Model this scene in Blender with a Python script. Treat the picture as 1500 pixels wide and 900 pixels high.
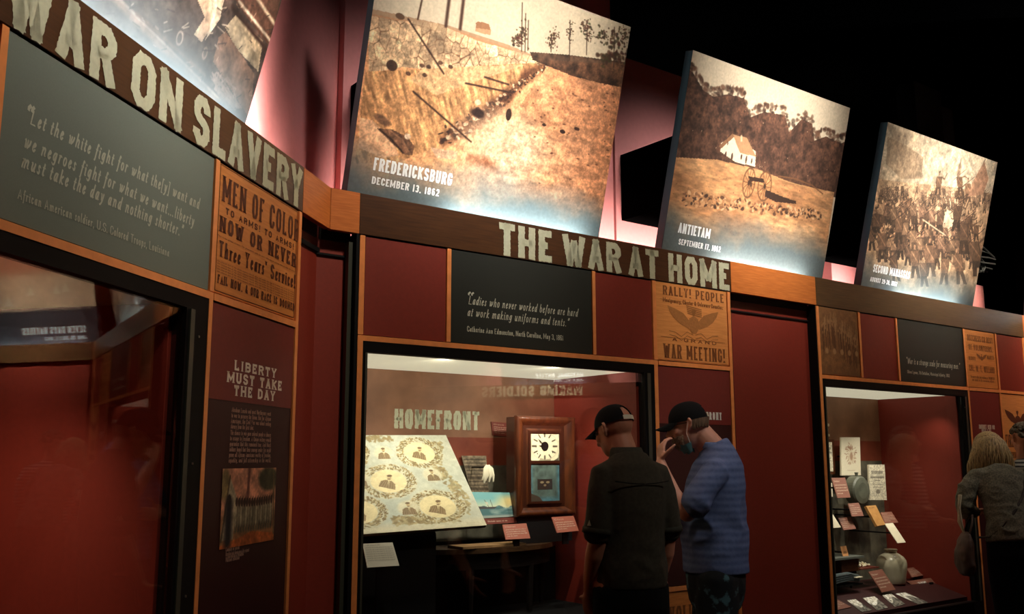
import bpy, bmesh, math, random
import numpy as np
from mathutils import Vector, Matrix, noise as mnoise

for _o in list(bpy.data.objects): bpy.data.objects.remove(_o)
scene = bpy.context.scene
COL = scene.collection
random.seed(7)

# ------------------------------------------------------------------ camera
FPX, PITCH, ROLL = 1390.2, 0.160026, -0.00131      # focal length in pixels of a 1500x900 frame
EYE = Vector((0, 0, 1.45))
FWD = Vector((0, math.cos(PITCH), math.sin(PITCH)))
UP0 = Vector((0, -math.sin(PITCH), math.cos(PITCH)))
RT = Vector((1, 0, 0)) * math.cos(ROLL) + UP0 * math.sin(ROLL)
UP = UP0 * math.cos(ROLL) - Vector((1, 0, 0)) * math.sin(ROLL)
cd = bpy.data.cameras.new('camera'); cam = bpy.data.objects.new('camera', cd); COL.objects.link(cam)
cd.sensor_width = 36; cd.lens = 36 * FPX / 1500; cd.clip_start = .05
_m = Matrix((RT, UP, -FWD)).transposed().to_4x4(); _m.translation = EYE
cam.matrix_world = _m
scene.camera = cam

# ------------------------------------------------------------------ world, exposure
wd = bpy.data.worlds.new('world'); scene.world = wd; wd.use_nodes = True
wd.node_tree.nodes['Background'].inputs[0].default_value = (0.02, 0.018, 0.016, 1)
wd.node_tree.nodes['Background'].inputs[1].default_value = 0.0
scene.view_settings.view_transform = 'Standard'; scene.view_settings.look = 'None'
scene.view_settings.gamma = 1; scene.view_settings.use_curve_mapping = False
scene.view_settings.exposure = 0.12
scene.cycles.max_bounces = 8; scene.cycles.transparent_max_bounces = 16
scene.cycles.caustics_reflective = False; scene.cycles.caustics_refractive = False

# ------------------------------------------------------------------ wall frames
# local axes of a wall frame: x along the wall to the viewer's right, y into the wall, z up
A1, A2 = 0.187026, 0.929096
D1 = Vector((math.sin(A1), math.cos(A1), 0)); D2 = Vector((math.sin(A2), math.cos(A2), 0))
CORNER = Vector((-0.81854, 4.15656, 0))
def frame(origin, d):
    y = Vector((-d.y, d.x, 0))
    m = Matrix((d, y, Vector((0, 0, 1)))).transposed().to_4x4(); m.translation = origin
    return m
L = frame(CORNER, D1)          # left exhibit wall, x negative towards the viewer
M = frame(CORNER, D2)          # long middle exhibit wall
ID = Matrix.Identity(4)

def ray(x, y): return FWD + RT * ((x - 750) / FPX) - UP * ((y - 450) / FPX)
def px(F, x, y, yy=0.0):
    """measured pixel -> (x, z) on the plane local y = yy of a wall frame"""
    Fi = F.inverted(); o = Fi @ EYE; d = (Fi.to_3x3() @ ray(x, y)); t = (yy - o.y) / d.y
    p = o + d * t; return p.x, p.z
def pu(F, x, y, xx):
    """measured pixel -> (y, z) on the plane local x = xx"""
    Fi = F.inverted(); o = Fi @ EYE; d = (Fi.to_3x3() @ ray(x, y)); t = (xx - o.x) / d.x
    p = o + d * t; return p.y, p.z
def pz(F, x, y, zz):
    Fi = F.inverted(); o = Fi @ EYE; d = (Fi.to_3x3() @ ray(x, y)); t = (zz - o.z) / d.z
    p = o + d * t; return p.x, p.y

# ------------------------------------------------------------------ lights
def aim(o, target):
    o.rotation_euler = (Vector(target) - o.location).to_track_quat('-Z', 'Y').to_euler()
def spot(F, loc, tgt, power, col=(1, .78, .56), ang=60, blend=.6, size=.06):
    l = bpy.data.lights.new('spot_light', 'SPOT'); l.energy = power; l.color = col
    l.spot_size = math.radians(ang); l.spot_blend = blend; l.shadow_soft_size = size
    o = bpy.data.objects.new('track_and_fill_spot', l); COL.objects.link(o)
    o.location = F @ Vector(loc); aim(o, F @ Vector(tgt)); return o
def area(F, loc, tgt, power, sx, sy, col=(1, .9, .78), up=None, spread=180):
    l = bpy.data.lights.new('area_light', 'AREA'); l.shape = 'RECTANGLE'; l.size = sx; l.size_y = sy
    l.energy = power; l.color = col; l.spread = math.radians(spread)
    o = bpy.data.objects.new('strip_light', l); COL.objects.link(o)
    d = (F.to_3x3() @ (Vector(tgt) - Vector(loc))).normalized()
    x = F.to_3x3() @ Vector((1, 0, 0)); x = (x - d * x.dot(d)).normalized(); y = (-d).cross(x)
    m = Matrix((x, y, -d)).transposed().to_4x4(); m.translation = F @ Vector(loc); o.matrix_world = m
    return o
COOL = (.90, .97, 1.0); WARM = (1, .84, .66)
#LIGHTS
# ceiling track spots wash the fronts of both exhibit walls from the aisle side
for x, pw in ((-1.9, 84), (-.8, 84)):
    spot(L, (x, -1.35, 4.2), (x + .05, 0, 2.3), pw, WARM, 50, .9)
for x, pw in ((.45, 110), (1.7, 84), (2.9, 122), (4.3, 80), (5.7, 96), (7.0, 60)):
    spot(M, (x, -1.5, 4.3), (x, 0, 2.25), pw, WARM, 46, .9)
# framing projectors light the leaning photographs from above
def projector(F, x, pw): area(F, (x, -1.7, 4.9), (x, .0, 3.35), pw, 1.05, .6, (1, .96, .92), spread=30)
projector(L, -1.45, 10); projector(M, .93, 9.5); projector(M, 3.02, 10.5); projector(M, 5.07, 12)
# cool strip lamps in the trough behind the header light the feet of the photographs
area(L, (-1.3, .085, 2.6), (-1.3, .045, 3.0), 12, 1.2, .03, COOL, spread=160)
for x, pw in ((1.15, 11), (3.15, 11), (5.15, 11)):
    area(M, (x, .085, 2.6), (x, .045, 3.0), pw, .9, .03, COOL, spread=160)
# warm strips behind the photographs wash the pink upper wall
area(L, (-.30, .075, 2.50), (-.30, .26, 2.84), 30, .60, .04, (1, .88, .82), spread=58)
for x, pw in ((.9, 8), (2.5, 14), (4.3, 14), (5.9, 14)):
    area(M, (x, .26, 2.46), (x, .60, 2.82), pw * .62, 1.2, .05, (1, .88, .82), spread=60)
# unseen fill spots added to brighten the backs of the visitors
spot(M, (3.6, -3.2, 4.8), (2.0, -.5, 1.35), 80, (.95, .95, 1.0), 20, .8)
spot(M, (1.6, -3.6, 4.8), (1.55, -.5, 1.3), 100, (1, .92, .8), 18, .8)
spot(M, (6.2, -3.0, 4.8), (5.0, -.5, 1.3), 110, (1, .93, .82), 22, .8)
# ------------------------------------------------------------------ materials
def lin(c):
    return tuple(((v / 255) / 12.92 if v / 255 <= .04045 else ((v / 255 + .055) / 1.055) ** 2.4) for v in c[:3]) + (1,)
MATS = {}
def mat(name, rgb, rough=.5, var=.0, scale=20, stretch=(1, 1, 1), bump=0.0, rgb2=None, metal=0, spec=.5, emis=None, coat=0):
    if name in MATS: return MATS[name]
    m = bpy.data.materials.new(name); m.use_nodes = True; nt = m.node_tree; b = nt.nodes['Principled BSDF']
    c = lin(rgb)
    b.inputs['Base Color'].default_value = c; b.inputs['Roughness'].default_value = rough
    b.inputs['Metallic'].default_value = metal; b.inputs['Specular IOR Level'].default_value = spec
    if coat: b.inputs['Coat Weight'].default_value = coat
    if var or rgb2 or bump:
        tc = nt.nodes.new('ShaderNodeTexCoord'); mp = nt.nodes.new('ShaderNodeMapping'); mp.inputs['Scale'].default_value = stretch
        nz = nt.nodes.new('ShaderNodeTexNoise'); nz.inputs['Scale'].default_value = scale; nz.inputs['Detail'].default_value = 6
        nt.links.new(tc.outputs['Object'], mp.inputs[0]); nt.links.new(mp.outputs[0], nz.inputs['Vector'])
        cr = nt.nodes.new('ShaderNodeValToRGB'); nt.links.new(nz.outputs['Fac'], cr.inputs[0])
        c2 = lin(rgb2) if rgb2 else tuple(v * (1 - var) for v in c[:3]) + (1,)
        cr.color_ramp.elements[0].position = .35; cr.color_ramp.elements[1].position = .65
        cr.color_ramp.elements[0].color = c2
        cr.color_ramp.elements[1].color = c if rgb2 else tuple(min(1, v * (1 + var)) for v in c[:3]) + (1,)
        nt.links.new(cr.outputs[0], b.inputs['Base Color'])
        if bump:
            bp = nt.nodes.new('ShaderNodeBump'); bp.inputs['Strength'].default_value = bump; bp.inputs['Distance'].default_value = .01
            nt.links.new(nz.outputs['Fac'], bp.inputs['Height']); nt.links.new(bp.outputs[0], b.inputs['Normal'])
    if emis:
        b.inputs['Emission Color'].default_value = lin(emis[0]); b.inputs['Emission Strength'].default_value = emis[1]
    MATS[name] = m; return m
def mat_attr(name, rough=.6, spec=.3):
    if name in MATS: return MATS[name]
    m = bpy.data.materials.new(name); m.use_nodes = True; nt = m.node_tree; b = nt.nodes['Principled BSDF']
    a = nt.nodes.new('ShaderNodeAttribute'); a.attribute_name = 'print'
    nt.links.new(a.outputs['Color'], b.inputs['Base Color']); b.inputs['Roughness'].default_value = rough
    b.inputs['Specular IOR Level'].default_value = spec
    MATS[name] = m; return m
def mat_glass():
    m = bpy.data.materials.new('case_glass'); m.use_nodes = True; nt = m.node_tree; nt.nodes.clear()
    out = nt.nodes.new('ShaderNodeOutputMaterial'); mx = nt.nodes.new('ShaderNodeMixShader')
    tr = nt.nodes.new('ShaderNodeBsdfTransparent'); tr.inputs[0].default_value = (.98, .99, .98, 1)
    gl = nt.nodes.new('ShaderNodeBsdfGlossy'); gl.inputs['Roughness'].default_value = 0.0
    lw = nt.nodes.new('ShaderNodeLayerWeight'); pw = nt.nodes.new('ShaderNodeMath'); pw.operation = 'POWER'; pw.inputs[1].default_value = 5
    ma = nt.nodes.new('ShaderNodeMath'); ma.operation = 'MULTIPLY_ADD'; ma.inputs[1].default_value = .957; ma.inputs[2].default_value = .055
    lw.inputs[0].default_value = .5
    nt.links.new(lw.outputs['Facing'], pw.inputs[0]); nt.links.new(pw.outputs[0], ma.inputs[0]); nt.links.new(ma.outputs[0], mx.inputs[0])
    nt.links.new(tr.outputs[0], mx.inputs[1]); nt.links.new(gl.outputs[0], mx.inputs[2]); nt.links.new(mx.outputs[0], out.inputs[0]); return m
GLASS = mat_glass()
ORANGE = mat('orange_stained_wood', (212, 124, 58), .42, scale=9, stretch=(1, 8, 14), rgb2=(192, 104, 44), bump=.04)
ORANGE_TRIM = mat('orange_wood_trim', (238, 148, 84), .4, .08, 20, (1, 1, 1))
BROWN = mat('dark_brown_stained_wood', (80, 48, 22), .4, scale=6, stretch=(1, 8, 16), rgb2=(64, 37, 16), bump=.04)
BROWN_R = mat('grey_brown_stained_wood', (92, 66, 40), .38, scale=6, stretch=(1, 8, 16), rgb2=(76, 53, 30), bump=.04)
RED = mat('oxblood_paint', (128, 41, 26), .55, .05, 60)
RED_DK = mat('deep_maroon_print', (52, 11, 10), .5, .05, 60)
RED_MID = mat('maroon_print', (118, 42, 36), .5, .05, 60)
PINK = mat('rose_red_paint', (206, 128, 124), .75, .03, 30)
BLACK = mat('black_paint', (8, 8, 8), .7, spec=.2)
BLACK_METAL = mat('black_metal', (9, 9, 9), .6, spec=.15)
OLIVE = mat('dark_olive_metal', (62, 64, 54), .4)
VOID = mat('flat_black_ceiling', (3, 3, 3), 1, spec=0)
FLOORM = mat('charcoal_carpet', (34, 30, 29), .95, .3, 300)
SLATE = mat('slate_blue_grey_print', (108, 118, 108), .6, .03, 200)
CHAR = mat('charcoal_green_print', (27, 31, 23), .6, .06, 200)
CREAM = mat('cream_ink', (190, 190, 160), .6, .06, 60)
PALE = mat('pale_grey_ink', (192, 192, 172), .6)
WHITE_INK = mat('white_ink', (242, 242, 236), .6)
BROWN_INK = mat('brown_ink', (94, 46, 22), .6, .12, 90)
TEAL = mat('dark_teal_edge', (44, 64, 68), .5)

# ------------------------------------------------------------------ mesh helpers
def box(bm, x0, x1, y0, y1, z0, z1):
    vs = [bm.verts.new((x, y, z)) for x in (x0, x1) for y in (y0, y1) for z in (z0, z1)]
    for f in ((0, 1, 3, 2), (4, 6, 7, 5), (0, 4, 5, 1), (2, 3, 7, 6), (0, 2, 6, 4), (1, 5, 7, 3)):
        bm.faces.new([vs[i] for i in f])
    return vs
def boxes(*bs):
    bm = bmesh.new()
    for b in bs: box(bm, *b)
    return bm
def hexa(bm, p):
    """p: eight corners, front quad then back quad, same order"""
    v = [bm.verts.new(q) for q in p]
    for f in ((0, 1, 2, 3), (7, 6, 5, 4), (0, 4, 5, 1), (1, 5, 6, 2), (2, 6, 7, 3), (3, 7, 4, 0)):
        bm.faces.new([v[i] for i in f])
def lathe(bm, prof, c=(0, 0, 0), n=32, sx=1, sy=1):
    rings = []
    for r, z in prof:
        rings.append([bm.verts.new((c[0] + sx * r * math.cos(2 * math.pi * i / n), c[1] + sy * r * math.sin(2 * math.pi * i / n), c[2] + z)) for i in range(n)])
    for a, b in zip(rings, rings[1:]):
        for i in range(n): bm.faces.new((a[i], a[(i + 1) % n], b[(i + 1) % n], b[i]))
    bm.faces.new(list(reversed(rings[0]))); bm.faces.new(rings[-1])
def tube(bm, pts, rad, n=14, side=(1, 0, 0), cap=True):
    """lofted tube; rad entries r or (r_side, r_other)"""
    pts = [Vector(p) for p in pts]; side = Vector(side); R = []
    rr = [(r, r) if not isinstance(r, (tuple, list)) else tuple(r) for r in rad]
    N = len(pts)
    def fr(i):
        t = (pts[min(i + 1, N - 1)] - pts[max(i - 1, 0)]).normalized()
        s = side - t * side.dot(t)
        if s.length < 1e-3: s = Vector((0, 1, 0)) - t * t.y
        s.normalize(); return t, s, t.cross(s)
    def ring(c, s, u, a, b): return [bm.verts.new(c + s * (a * math.cos(2 * math.pi * k / n)) + u * (b * math.sin(2 * math.pi * k / n))) for k in range(n)]
    t, s, u = fr(0); a, b = rr[0]
    if cap:
        e = min(a, b)
        for f, g in ((.95, .3), (.6, .8)): R.append(ring(pts[0] - t * e * f, s, u, a * g, b * g))
    for i in range(N):
        t, s, u = fr(i); R.append(ring(pts[i], s, u, *rr[i]))
    if cap:
        a, b = rr[-1]; e = min(a, b)
        for f, g in ((.6, .8), (.95, .3)): R.append(ring(pts[-1] + t * e * f, s, u, a * g, b * g))
    for p, q in zip(R, R[1:]):
        for k in range(n): bm.faces.new((p[k], p[(k + 1) % n], q[(k + 1) % n], q[k]))
    bm.faces.new(list(reversed(R[0]))); bm.faces.new(R[-1])
def ball(bm, c, r, rot=None, seg=20, ring=14):
    m = Matrix.Translation(Vector(c)) @ (rot.to_4x4() if rot else ID) @ Matrix.Diagonal((r[0], r[1], r[2], 1))
    bmesh.ops.create_uvsphere(bm, u_segments=seg, v_segments=ring, radius=1, matrix=m)

def link(name, bm, m, matrix=None, parent=None, smooth=False, bevel=0):
    """bm: bmesh in the parent's local space"""
    if bevel:
        bmesh.ops.recalc_face_normals(bm, faces=bm.faces)
        bmesh.ops.bevel(bm, geom=list(bm.edges), offset=bevel, segments=2, affect='EDGES', clamp_overlap=True)
    bmesh.ops.recalc_face_normals(bm, faces=bm.faces)
    me = bpy.data.meshes.new(name); bm.to_mesh(me); bm.free()
    if m: me.materials.append(m)
    if smooth:
        for p_ in me.polygons: p_.use_smooth = True
    o = bpy.data.objects.new(name, me); COL.objects.link(o)
    if parent: o.parent = parent
    if matrix is not None: o.matrix_local = matrix
    return o
def thing(name, label, cat, F=ID, at=(0, 0, 0), group=None, rot=None):
    o = bpy.data.objects.new(name, None); COL.objects.link(o); o.empty_display_size = .05
    m = F @ Matrix.Translation(Vector(at))
    if rot: m = m @ rot
    o.matrix_world = m; o['label'] = label; o['category'] = cat
    if group: o['group'] = group
    return o
def struct(name, bm, m, F=ID, smooth=False):
    o = link(name, bm, m, F, smooth=smooth); o['kind'] = 'structure'; return o

# ------------------------------------------------------------------ stroke lettering (flat print)
G = {}
def _g(s):
    for ln in s.strip().splitlines():
        ch, w, st = ln.strip().split(' ', 2)
        G[ch] = (float(w), [(q.strip().startswith('~'), [tuple(float(v) for v in p_.split(',')) for p_ in q.replace('~', '').split()]) for q in st.split(';')])
_g("""
A 1 0,0 .5,1 1,0;.19,.3 .81,.3
B 1 0,0 0,1 .7,1 1,.86 1,.66 .75,.52 0,.52;.7,.52 1,.38 1,.14 .7,0 0,0
C .95 1,.72 1,.84 .72,1 .28,1 0,.82 0,.18 .28,0 .72,0 1,.16 1,.28
D 1 0,0 0,1 .6,1 1,.8 1,.2 .6,0 0,0
E .85 1,1 0,1 0,0 1,0;0,.52 .8,.52
F .82 1,1 0,1 0,0;0,.5 .8,.5
G 1 1,.7 1,.84 .72,1 .28,1 0,.82 0,.18 .28,0 .72,0 1,.16 1,.46 .6,.46
H 1.05 0,0 0,1;1,0 1,1;0,.5 1,.5
I .42 .5,0 .5,1
J .8 1,1 1,.2 .7,0 .3,0 0,.2 0,.35
K 1.02 0,0 0,1;1,1 0,.4;.3,.56 1,0
L .82 0,1 0,0 1,0
M 1.35 0,0 0,1 .5,.2 1,1 1,0
N 1.05 0,0 0,1 1,0 1,1
O 1 0,.8 .28,1 .72,1 1,.8 1,.2 .72,0 .28,0 0,.2 0,.8
P .95 0,0 0,1 .7,1 1,.85 1,.6 .7,.44 0,.44
Q 1 0,.8 .28,1 .72,1 1,.8 1,.2 .72,0 .28,0 0,.2 0,.8;.6,.25 1,-.08
R 1 0,0 0,1 .7,1 1,.86 1,.66 .7,.5 0,.5;.6,.5 1,0
S .95 1,.76 1,.84 .72,1 .28,1 0,.84 0,.66 .2,.55 .8,.45 1,.34 1,.16 .72,0 .28,0 0,.16 0,.24
T .95 0,1 1,1;.5,1 .5,0
U 1 0,1 0,.2 .28,0 .72,0 1,.2 1,1
V 1 0,1 .5,0 1,1
W 1.45 0,1 .25,0 .5,.9 .75,0 1,1
X 1 0,0 1,1;0,1 1,0
Y .98 0,1 .5,.46 1,1;.5,.46 .5,0
Z .9 0,1 1,1 0,0 1,0
0 .9 0,.8 .28,1 .72,1 1,.8 1,.2 .72,0 .28,0 0,.2 0,.8
1 .5 .1,.8 .6,1 .6,0
2 .9 0,.75 .2,1 .8,1 1,.8 1,.62 0,0 1,0
3 .9 0,.84 .25,1 .75,1 1,.84 1,.66 .75,.53 .35,.53;.75,.53 1,.38 1,.16 .75,0 .25,0 0,.16
4 .95 .75,0 .75,1 0,.3 1,.3
5 .9 1,1 .05,1 0,.55 .7,.62 1,.45 1,.15 .7,0 .2,0 0,.15
6 .9 .9,.85 .7,1 .28,1 0,.8 0,.2 .28,0 .72,0 1,.2 1,.42 .72,.58 .1,.55
7 .85 0,1 1,1 .4,0
8 .92 .25,.53 0,.67 0,.85 .25,1 .75,1 1,.85 1,.67 .75,.53 .25,.53 0,.38 0,.15 .25,0 .75,0 1,.15 1,.38 .75,.53
9 .9 .9,.45 .28,.42 0,.58 0,.8 .28,1 .72,1 1,.8 1,.2 .72,0 .2,0 0,.15
. .35 .5,0 .5,.07
, .35 .55,.07 .3,-.15
! .4 .5,.32 .5,1;.5,0 .5,.08
' .3 .5,.78 .5,1
- .55 0,.45 1,.45
& 1.05 1,0 .2,.75 .3,.95 .55,1 .7,.85 .6,.65 .1,.4 0,.15 .25,0 .6,0 1,.4
[ .4 .9,1.05 .2,1.05 .2,-.2 .9,-.2
] .4 .1,1.05 .8,1.05 .8,-.2 .1,-.2
“ .6 .3,1.12 .1,.98 .12,.88;.85,1.12 .65,.98 .67,.88
” .6 .3,1.1 .32,1 .1,.84;.85,1.1 .87,1 .65,.84
: .3 .5,.1 .5,.16;.5,.5 .5,.56
a .72 ~.85,.5 .6,.62 .25,.52 .05,.22 .2,.01 .5,.08 .82,.45;~.9,.62 .82,.2 .86,.02 1,.06
b .72 ~.12,1.05 .08,.4 .1,.08;~.1,.4 .45,.62 .85,.55 .95,.3 .7,.03 .35,0 .1,.1
c .6 ~.9,.5 .7,.62 .3,.58 .06,.28 .25,.02 .6,0 .92,.15
d .74 ~.85,.5 .6,.62 .25,.52 .05,.22 .2,.01 .5,.06 .82,.4;~1,1.05 .88,.5 .84,.12 .9,0 1,.06
e .62 ~.1,.3 .6,.36 .9,.5 .7,.62 .35,.55 .06,.25 .25,.02 .6,0 .92,.16
f .5 ~1.2,.98 .95,1.08 .7,.95 .5,.4 .3,-.2 .05,-.3;.2,.6 .95,.6
g .72 ~.85,.5 .6,.62 .25,.52 .05,.25 .2,.05 .5,.1 .82,.45;~.92,.62 .8,0 .6,-.25 .25,-.3 0,-.2
h .76 ~.2,1.05 .14,.5 .08,0;~.1,.35 .4,.58 .75,.62 .85,.45 .78,.1 .85,0 1,.05
i .36 ~.2,.5 .5,.62 .45,.1 .6,0 .8,.05;.6,.82 .62,.88
j .36 ~.2,.55 .55,.62 .45,-.1 .2,-.3 -.1,-.25;.6,.82 .62,.88
k .72 ~.2,1.05 .14,.5 .08,0;~.85,.6 .5,.45 .15,.32;~.3,.36 .6,.12 .85,0 1,.05
l .36 ~.6,1.05 .45,.5 .4,.1 .55,0 .8,.06
m 1.15 ~.05,.58 .14,.55 .08,0;~.1,.35 .3,.6 .46,.58 .48,.4 .44,0;~.48,.38 .68,.6 .86,.6 .88,.4 .86,.06 1,.05
n .78 ~.05,.58 .18,.55 .1,0;~.14,.35 .45,.6 .75,.6 .82,.42 .78,.06 1,.05
o .68 ~.5,.62 .2,.55 .05,.28 .25,.02 .55,0 .85,.1 .95,.36 .8,.58 .5,.62
p .74 ~.1,.58 .24,.55 .12,-.3;~.2,.35 .5,.6 .85,.58 .95,.34 .75,.05 .45,0 .18,.1
q .72 ~.85,.5 .6,.62 .25,.52 .05,.25 .2,.03 .5,.06 .82,.45;.9,.6 .75,-.3
r .55 ~.1,.58 .26,.55 .15,0;~.2,.32 .5,.58 .8,.62 1,.56
s .55 ~.9,.52 .6,.62 .3,.52 .45,.36 .75,.22 .65,.04 .3,0 .02,.1
t .45 ~.6,.88 .4,.4 .35,.1 .55,0 .9,.08;.1,.58 .95,.6
u .78 ~.05,.58 .22,.58 .15,.2 .25,0 .5,.04 .8,.35;~.9,.6 .8,.12 .88,0 1,.05
v .66 ~.05,.55 .2,.6 .35,0;~.35,0 .85,.35 .95,.62
w 1.02 ~.05,.55 .15,.6 .2,.05;~.2,.03 .45,.25 .55,.6;~.55,.6 .55,.05;~.55,.03 .9,.3 1,.62
x .7 ~.1,.6 .4,.5 .6,.1 .95,.03;.95,.6 .05,0
y .7 ~.1,.58 .25,.55 .4,.08;~.95,.62 .75,.1 .4,-.2 .05,-.3
z .65 .1,.58 .9,.58 .05,.03 .95,.03
… 1.4 .1,0 .1,.06;.5,0 .5,.06;.9,0 .9,.06
""")
def _smooth(pts, k=5):
    P_ = [pts[0]] + list(pts) + [pts[-1]]; out = []
    for i in range(1, len(P_) - 2):
        a, b, c, d = P_[i - 1:i + 3]
        for j in range(k):
            t = j / k
            out.append(tuple(.5 * (2 * b[m] + (c[m] - a[m]) * t + (2 * a[m] - 5 * b[m] + 4 * c[m] - d[m]) * t * t + (3 * b[m] - a[m] - 3 * c[m] + d[m]) * t ** 3) for m in (0, 1)))
    out.append(P_[-1]); return out
def text(bm, s, x0, x1, z0, cap, y=-.002, stem=.13, bar=.1, gap=.12, shear=0.0, nib=0.0, serif=0.0, space=.45, k=4, jit=0.0, wmin=None, zr=None):
    """flat lettering in the x-z plane from x0 to x1 on baseline z0 with cap height cap; stem/bar are stroke widths over cap height; zr: baseline at x1"""
    tot = 0
    for ch in s: tot += space if ch == ' ' else G.get(ch, G['o'])[0] * .62 + gap
    tot -= gap; sc = (x1 - x0) / tot; u = x0
    em = min(cap, sc * 1.15); hx, hy = stem * em / 2, bar * (em + cap) / 4
    ca, sa = math.cos(nib), math.sin(nib)
    def toN(p): q = (p[0] * ca + p[1] * sa, -p[0] * sa + p[1] * ca); return q[0] / hx, q[1] / hy
    def frN(p): q = (p[0] * hx, p[1] * hy); return q[0] * ca - q[1] * sa, q[0] * sa + q[1] * ca
    dz = ((zr - z0) / (x1 - x0)) if zr is not None else 0
    rnd = random.Random(len(s) * 7 + int(abs(x0) * 100))
    clampz = [False]
    def put(p):
        pz_ = min(max(p[1], z0), z0 + cap) if clampz[0] else p[1]
        return bm.verts.new((p[0] + shear * (pz_ - z0), y, pz_ + dz * (p[0] - x0)))
    for ch in s:
        if ch == ' ': u += space * sc; continue
        w, strokes = G.get(ch, G['o']); W = w * .62 * sc
        inx = min(hx, W * .45) if ch in 'ABCDEFGHIJKLMNOPQRSTUVWXYZ0123456789' else min(hx, W * .2)
        clampz[0] = (ch.isupper() or ch.isdigit()) and nib == 0 and not jit; parts = []
        for sm, pts in strokes:
            if sm: parts.append((sm, _smooth(pts, k))); continue
            cur = [pts[0]]
            for i_ in range(1, len(pts)):      # part the stroke at acute corners so stems keep their width
                cur.append(pts[i_])
                if i_ < len(pts) - 1:
                    a_, b_, c_ = pts[i_ - 1:i_ + 2]; wd_ = max(.05, (W - 2 * inx)) / cap
                    v1 = ((b_[0] - a_[0]) * wd_, b_[1] - a_[1]); v2 = ((c_[0] - b_[0]) * wd_, c_[1] - b_[1])
                    if v1[0] * v2[0] + v1[1] * v2[1] < -.25 * math.hypot(*v1) * math.hypot(*v2): parts.append((sm, cur)); cur = [b_]
            parts.append((sm, cur))
        for sm, pts in parts:
            P_ = [(u + inx + p[0] * (W - 2 * inx), z0 + (hy + p[1] * (cap - 2 * hy))) for p in pts]
            closed = len(P_) > 3 and math.dist(P_[0], P_[-1]) < 1e-6
            N_ = [toN(p) for p in P_]; n = len(N_); Ls = []
            for i in range(n):
                a = N_[i - 1] if i else (N_[-2] if closed else None)
                c = N_[i + 1] if i < n - 1 else (N_[1] if closed else None)
                b = N_[i]
                def nrm(p, q):
                    d = (q[0] - p[0], q[1] - p[1]); l = math.hypot(*d) or 1; return (-d[1] / l, d[0] / l)
                if a is None: o = nrm(b, c)
                elif c is None: o = nrm(a, b)
                else:
                    n1, n2 = nrm(a, b), nrm(b, c); mx, my = n1[0] + n2[0], n1[1] + n2[1]; l = math.hypot(mx, my) or 1
                    mx, my = mx / l, my / l; sc2 = 1 / max(.62, mx * n1[0] + my * n1[1]); o = (mx * sc2, my * sc2)
                # ends reach to the nib's own edge
                e = (0, 0)
                if not closed and (a is None or c is None):
                    t = (o[1], -o[0]); sg = -1 if a is None else 1; ry_ = pts[i][1]; ex = 1 if (abs(ry_) < .03 or abs(ry_ - 1) < .03) or not nib == 0 else .15; e = (t[0] * sg * ex, t[1] * sg * ex)
                Ls.append((frN((b[0] + o[0] + e[0], b[1] + o[1] + e[1])), frN((b[0] - o[0] + e[0], b[1] - o[1] + e[1]))))
            if jit:
                L2 = []
                for (a1, b1), (a2, b2) in zip(Ls, Ls[1:]):
                    ln = max(math.dist(a1, a2), math.dist(b1, b2)); m_ = max(1, int(ln / (jit * 3.2)))
                    for j in range(m_):
                        t = j / m_; L2.append(tuple((p[0] + (q[0] - p[0]) * t + rnd.uniform(-jit, jit), p[1] + (q[1] - p[1]) * t + rnd.uniform(-jit, jit)) for p, q in ((a1, a2), (b1, b2))))
                L2.append(Ls[-1]); Ls = L2
            V = [(put(p), put(q)) for p, q in Ls]
            for (a1, b1), (a2, b2) in zip(V, V[1:]):
                try: bm.faces.new((a1, b1, b2, a2))
                except ValueError: pass
            if serif and not closed:
                for p, q in ((P_[0], P_[1]), (P_[-1], P_[-2])):
                    ry = (p[1] - z0 - hy) / (cap - 2 * hy)
                    if (abs(ry) < .04 or abs(ry - 1) < .04 or abs(ry - .6) < .05) and abs(q[1] - p[1]) > abs(q[0] - p[0]) * .8:
                        lo = p[1] - hy if ry < .3 else p[1] + hy - serif * .62 * cap; s_ = hx + serif * em * .75
                        v = [put((p[0] - s_, lo)), put((p[0] + s_, lo)), put((p[0] + s_, lo + serif * .62 * cap)), put((p[0] - s_, lo + serif * .62 * cap))]
                        bm.faces.new(v)
                    elif abs(q[0] - p[0]) > abs(q[1] - p[1]) and ry in (0, 1) or (abs(ry) < .02 or abs(ry - 1) < .02) and abs(q[1] - p[1]) < 1e-6:
                        up = -1 if ry > .5 else 1; zz = p[1]
                        v = [put((p[0] - hx * .5, zz)), put((p[0] + hx * .5, zz)), put((p[0] + hx * .5, zz + up * (hy + serif * cap))), put((p[0] - hx * .5, zz + up * (hy + serif * cap)))]
                        bm.faces.new(v)
        u += (w * .62 + gap) * sc
def word_spans(s, x0, x1, space=.45, gap=.12):
    adv = lambda c: G.get(c, G['o'])[0] * .62 + gap
    tot = sum(space if c == ' ' else adv(c) for c in s) - gap; sc = (x1 - x0) / tot; u = x0; out = []
    for w in s.split(' '):
        l = sum(adv(c) for c in w); out.append((w, u, u + (l - gap) * sc)); u += (l + space) * sc
    return out
def wtext(bm, F, s, pl, pr, cap, dx=0, dz=0, yy=0, y=-.002, **k):
    """lettering whose baseline ends were measured at pixels pl and pr on plane y=yy of F"""
    x0, z0 = px(F, *pl, yy); x1, z1 = px(F, *pr, yy)
    text(bm, s, x0 - dx, x1 - dx, (z0 + z1) / 2 - dz, cap, y=y, **k)

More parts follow.
